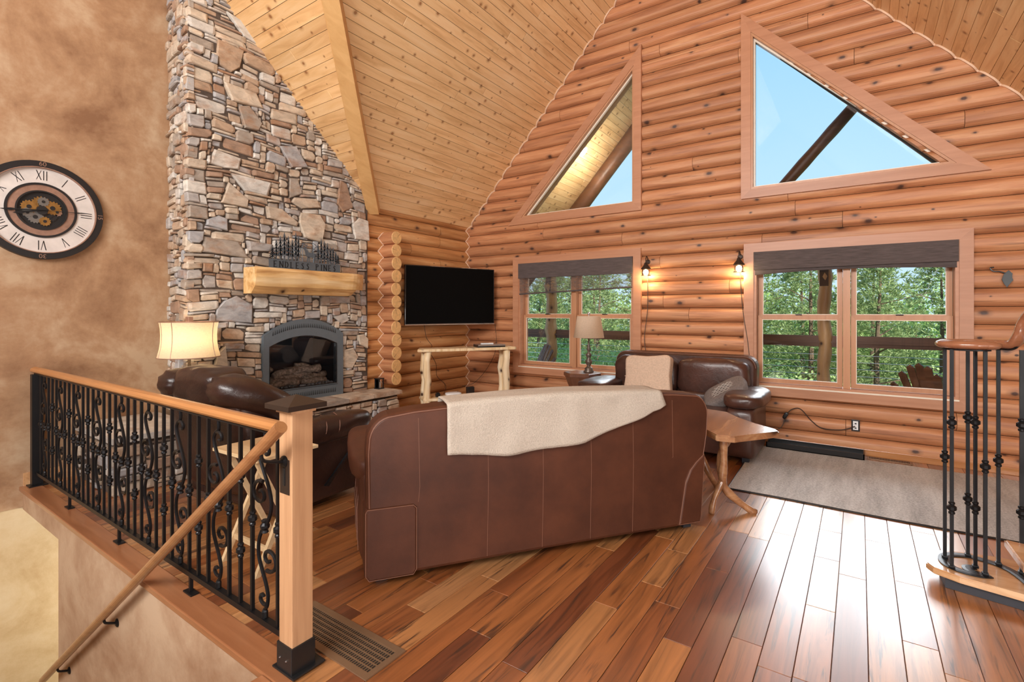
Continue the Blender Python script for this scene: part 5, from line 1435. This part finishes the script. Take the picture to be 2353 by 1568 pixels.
cp = smooth_pts([(-.036, YW-.03, .29), (-.15, YW-.04, .24), (-.32, YW-.04, .235), (-.42, YW-.03, .30), (-.52, YW-.02, .41), (-.60, YW-.03, .40), (-.66, YW-.04, .33)], 6)
pc_ = link('outlet_cable', tube(BM(), cp, .005, 6), M_cord); tag(pc_, 'black power cord with inline switch draped from the outlet under the right window', 'cord')
link('inline_switch', puff(-.66, YW-.045, .33, .02, .015, .04, .6, M=Matrix.Rotation(.5, 3, 'Y')), M_blackp, pc_, smooth=True)
tag(link('floor_cable', tube(BM(), smooth_pts([(-.66, YW-.04, .30), (-.70, 6.12, .2), (-.78, 6.10, .16), (-.86, 6.08, .12), (-.93, 6.05, .3), (-.96, 6.1, .5)], 6), .004, 5), M_cord), 'thin black cord running up behind the right arm of the loveseat', 'cord')

# ================================================================== OUTSIDE
dk = link('deck', bx(-9, 5, 6.45, 8.85, -.25, -.12), M_asphalt); tag(dk, 'wooden deck floor outside the window wall', 'deck')
PZ = 8.6
def post(x, r, ztop, lab):
    t = thing('deck_post', lab, 'post', (x, PZ, -.12)); pts = []; rr = []
    for i in range(24):
        f = i/23; pts.append((.015*math.sin(i*.9+x), .01*math.sin(i*.7), ztop*f)); rr.append(r*(1+.07*math.sin(i*1.9+x)+(.12 if i % 7 == 3 else 0)))
    link('trunk', tube(BM(), pts, rr, 14), M_deckpost, t, smooth=True)
    link('steel_strap', bx(-.055, .055, -r-.012, -r-.004, 1.95, 2.25), M_bronze, t)
post(-.42, .085, 2.82, 'peeled log deck post seen through the left half of the right window')
post(-5.02, .11, 2.82, 'thick peeled log deck post seen through the left half of the left window')
dr = thing('deck_railing', 'dark wood deck railing with steel cables beyond the windows', 'railing', (-2, PZ, 1.0))
link('top_rail', bx(-9, 5, PZ-.04, PZ+.05, 1.0, 1.035), M_deckrail, dr, world=True); link('rail_beam', bx(-9, 5, PZ-.02, PZ+.02, .95, 1.12-.01), M_deckrail, dr, world=True)
for k in range(9):
    link('cable', tube(BM(), [(-9, PZ, .05+.098*k), (5, PZ, .05+.098*k)], .004, 5), M_silver, dr, world=True)
for i, (x, y, rz, lab) in enumerate(((.72, 7.75, 2.6, 'brown fan backed deck chair at the right end of the right window'), (-5.05, 8.0, -.5, 'brown fan backed deck chair low in the left window'))):
    ch = thing('deck_chair', lab, 'chair', (x, y, -.12), rz, None)
    for k in range(7):
        a = (k-3)*.084; h = .98-.028*abs(k-3)**2
        b_ = BM(); prism(b_, [(a*.75-.038, .0, .30), (a*.75+.038, .0, .30), (a*1.05+.041, .28, h-.035), (a*1.05, .285, h), (a*1.05-.041, .28, h-.035)], (0, .02, 0)); link('back_slat', fix(b_), M_deckrail, ch)
    for k in range(5): link('seat_slat', bx(-.27, .27, -.45+.09*k, -.37+.09*k, .36-.015*k, .38-.015*k), M_deckrail, ch)
    for s in (-1, 1):
        link('arm', bx(s*.33-.06, s*.33+.06, -.5, .2, .56, .58, .004), M_deckrail, ch)
        link('leg', bx(s*.28-.012, s*.28+.012, -.45, -.36, 0, .56), M_deckrail, ch); link('leg', bx(s*.28-.012, s*.28+.012, .05, .14, 0, .56), M_deckrail, ch)
# roof overhang: soffit boards, rafters, brace
so = link('soffit', prism(BM(), [(-5.9, YW+.2, zmain(-5.9)+.04), (APX, YW+.2, APZ+.04), (APX, 9.0, APZ+.04), (-5.9, 9.0, zmain(-5.9)+.04)], (0, 0, .15)), M_dark); tag(so, kind='structure')
so2 = link('soffit_right', prism(BM(), [(APX, YW+.2, APZ+.04), (4.0, YW+.2, zmain(4.0)+.04), (4.0, 9.0, zmain(4.0)+.04), (APX, 9.0, APZ+.04)], (0, 0, .15)), M_dark); tag(so2, kind='structure')
x = -5.8
while x < APX-.1:
    x2 = x+ux*1.1; s = random.uniform(6.9, 8.6)
    for ya, yb_ in ((6.3, s), (s, 9.0)):
        ceil_plank([(x+g, yb_-g, zmain(x+g)+.03), (x2-g, yb_-g, zmain(x2-g)+.03), (x2-g, ya+g, zmain(x2-g)+.03), (x+g, ya+g, zmain(x+g)+.03)], nL, M_pine, so)
    x = x2
rl_ = thing('recessed_soffit_light', 'round lit recessed light in the pine soffit outside the left gable window', 'light', (-3.90, 7.76, zmain(-3.90)+.006))
b_ = BM(); lathe(b_, [(.075, -.004), (.05, -.006), (.0, -.006)], 20); b_.transform(Matrix.Rotation(-math.atan(SL), 4, 'Y')); link('lens', b_, M_dlight, rl_)
b_ = BM(); lathe(b_, [(.095, 0), (.09, -.01), (.07, -.006)], 20, cap=False); b_.transform(Matrix.Rotation(-math.atan(SL), 4, 'Y')); link('trim_ring', b_, M_white, rl_)
light('soffit_lamp', 'POINT', (-3.60, 7.76, zmain(-3.90)-.45), 45, (1, .88, .7), .08)
for nm, a, b_, r, lab in (('roof_rafter', (-6.4, 8.62, zmain(-6.4)-.20), (APX, 8.62, APZ-.20), .14, 'dark log rafter under the outer edge of the soffit in the left gable window'),
                      ('roof_rafter', (4.0, 8.62, zmain(4.0)-.20), (APX, 8.62, APZ-.20), .14, 'dark log rafter under the right roof overhang'),
                      ('truss_brace', (-1.18, 8.6, 3.11), (.05, 8.6, 4.50), .085, 'dark slanting log truss brace crossing the right gable window')):
    o = link(nm, tube(BM(), [Vector(a).lerp(Vector(b_), i/10) for i in range(11)], [r*(1+.04*math.sin(i*2)) for i in range(11)], 14), M_deckrail, None, smooth=True); tag(o, lab, 'roof beam')
o = link('tie_beam', tube(BM(), [(-6, 8.6, 2.85), (3, 8.6, 2.85)], .12, 14), M_deckrail, smooth=True); tag(o, 'horizontal log tie beam between the deck posts above the view', 'roof beam')
gd = link('ground', bx(-60, 60, 9.5, 90, -4.6, -4.4), M_ground); tag(gd, kind='structure')
# trees
def tree_mesh(kind, seed):
    rs = random.Random(seed); V = []; Fc = []
    def quad(c, d, w):
        n_ = d.cross(Vector((rs.uniform(-1,1), rs.uniform(-1,1), rs.uniform(-1,1)))).normalized()*w; i = len(V)
        V.extend([c-n_*.4, c+d*.5-n_, c+d, c+d*.5+n_]); Fc.append((i, i+1, i+2, i+3))
    if kind == 'pine':
        H = 7.2
        for lv_ in range(34):
            z = 1.2+(H-1.2)*lv_/33; R = 1.55*(1-lv_/35)**.75+.12
            for br in range(7):
                a = rs.uniform(0, 2*PI); tip = Vector((math.cos(a)*R, math.sin(a)*R, z+.18*R))
                for s in range(8):
                    f = .3+.7*(s+rs.random())/8; p = Vector((0,0,z)).lerp(tip, f)+Vector((rs.uniform(-.14,.14), rs.uniform(-.14,.14), rs.uniform(-.08,.12)))
                    for q_ in range(9):
                        d = Vector((rs.uniform(-1,1)+math.cos(a)*.6, rs.uniform(-1,1)+math.sin(a)*.6, rs.uniform(-.2,1))).normalized()*rs.uniform(.08,.15); quad(p, d, .011)
    else:
        blobs = [(Vector((rs.uniform(-1,1)*.9, rs.uniform(-1,1)*.9, rs.uniform(.8, 3.6))), rs.uniform(.5, .95)) for _ in range(16)]
        for c, r in blobs:
            for _ in range(1000):
                v = Vector((rs.gauss(0,1), rs.gauss(0,1), rs.gauss(0,1))).normalized()*r*rs.uniform(.72, 1.05)
                d = Vector((rs.uniform(-1,1), rs.uniform(-1,1), rs.uniform(-1,1))).normalized()*rs.uniform(.05,.085); quad(c+v, d, .024)
    me = bpy.data.meshes.new('foliage'); me.from_pydata([tuple(v) for v in V], [], Fc); me.materials.append(M_needle if kind == 'pine' else M_leaf); return me
PM = [tree_mesh('pine', 1), tree_mesh('pine', 2)]; BMm = [tree_mesh('bush', 3), tree_mesh('bush', 4)]
tm_ = {}
def trunk_mesh(h, r):
    k = (h, r)
    if k not in tm_:
        b_ = BM(); tube(b_, [(.03*math.sin(i), .03*math.cos(i*1.3), h*i/8) for i in range(9)], [r*(1-i/9) for i in range(9)], 8)
        for i in range(14):
            a = i*2.4; z = h*(.3+.05*i); tube(b_, [(0,0,z), (math.cos(a)*.9, math.sin(a)*.9, z+.25)], [.02, .006], 4)
        m_ = bpy.data.meshes.new('trunk'); b_.to_mesh(m_); b_.free(); m_.materials.append(M_bark); tm_[k] = m_
    return tm_[k]
rt = random.Random(21)
tl = []
for i in range(17): tl.append(('pine', -12.6+1.45*i+rt.uniform(-.3,.3), 15.2+rt.uniform(-.8, 1.2), rt.uniform(.97, 1.10)))
for i in range(9): tl.append(('pine', -15.5+2.3*i+rt.uniform(-.4,.4), 19.5+rt.uniform(-.8, 1), rt.uniform(1.05, 1.18)))
for i in range(15): tl.append(('bush', -10.0+1.25*i+rt.uniform(-.2,.2), 12.0+rt.uniform(-.4, .8), rt.uniform(.95, 1.2)))
for i in range(6): tl.append(('bush', -13.5+3*i+rt.uniform(-.2,.2), 23+rt.uniform(-.4, .8), 1.7))
for kind, x, y, s in tl:
    if kind == 'pine': lab, gp = ('tall mid green pine tree in the front row beyond the deck railing', 'pines beyond the deck') if y < 18 else ('distant pine tree in the back row beyond the deck', 'distant pines')
    else: lab, gp = ('bright green leafy tree close beyond the deck railing', 'leafy trees beyond the deck') if y < 18 else ('distant leafy tree at the far edge of the woods', 'distant leafy trees')
    t = thing('pine_tree' if kind == 'pine' else 'leafy_tree', lab, 'tree', (x, y, -4.4), rt.uniform(0, 6.28), gp)
    t.scale = (s, s, s)
    link('foliage', rt.choice(PM if kind == 'pine' else BMm), None, t)
    link('trunk', trunk_mesh(7.0 if kind == 'pine' else 3.2, .12), None, t)
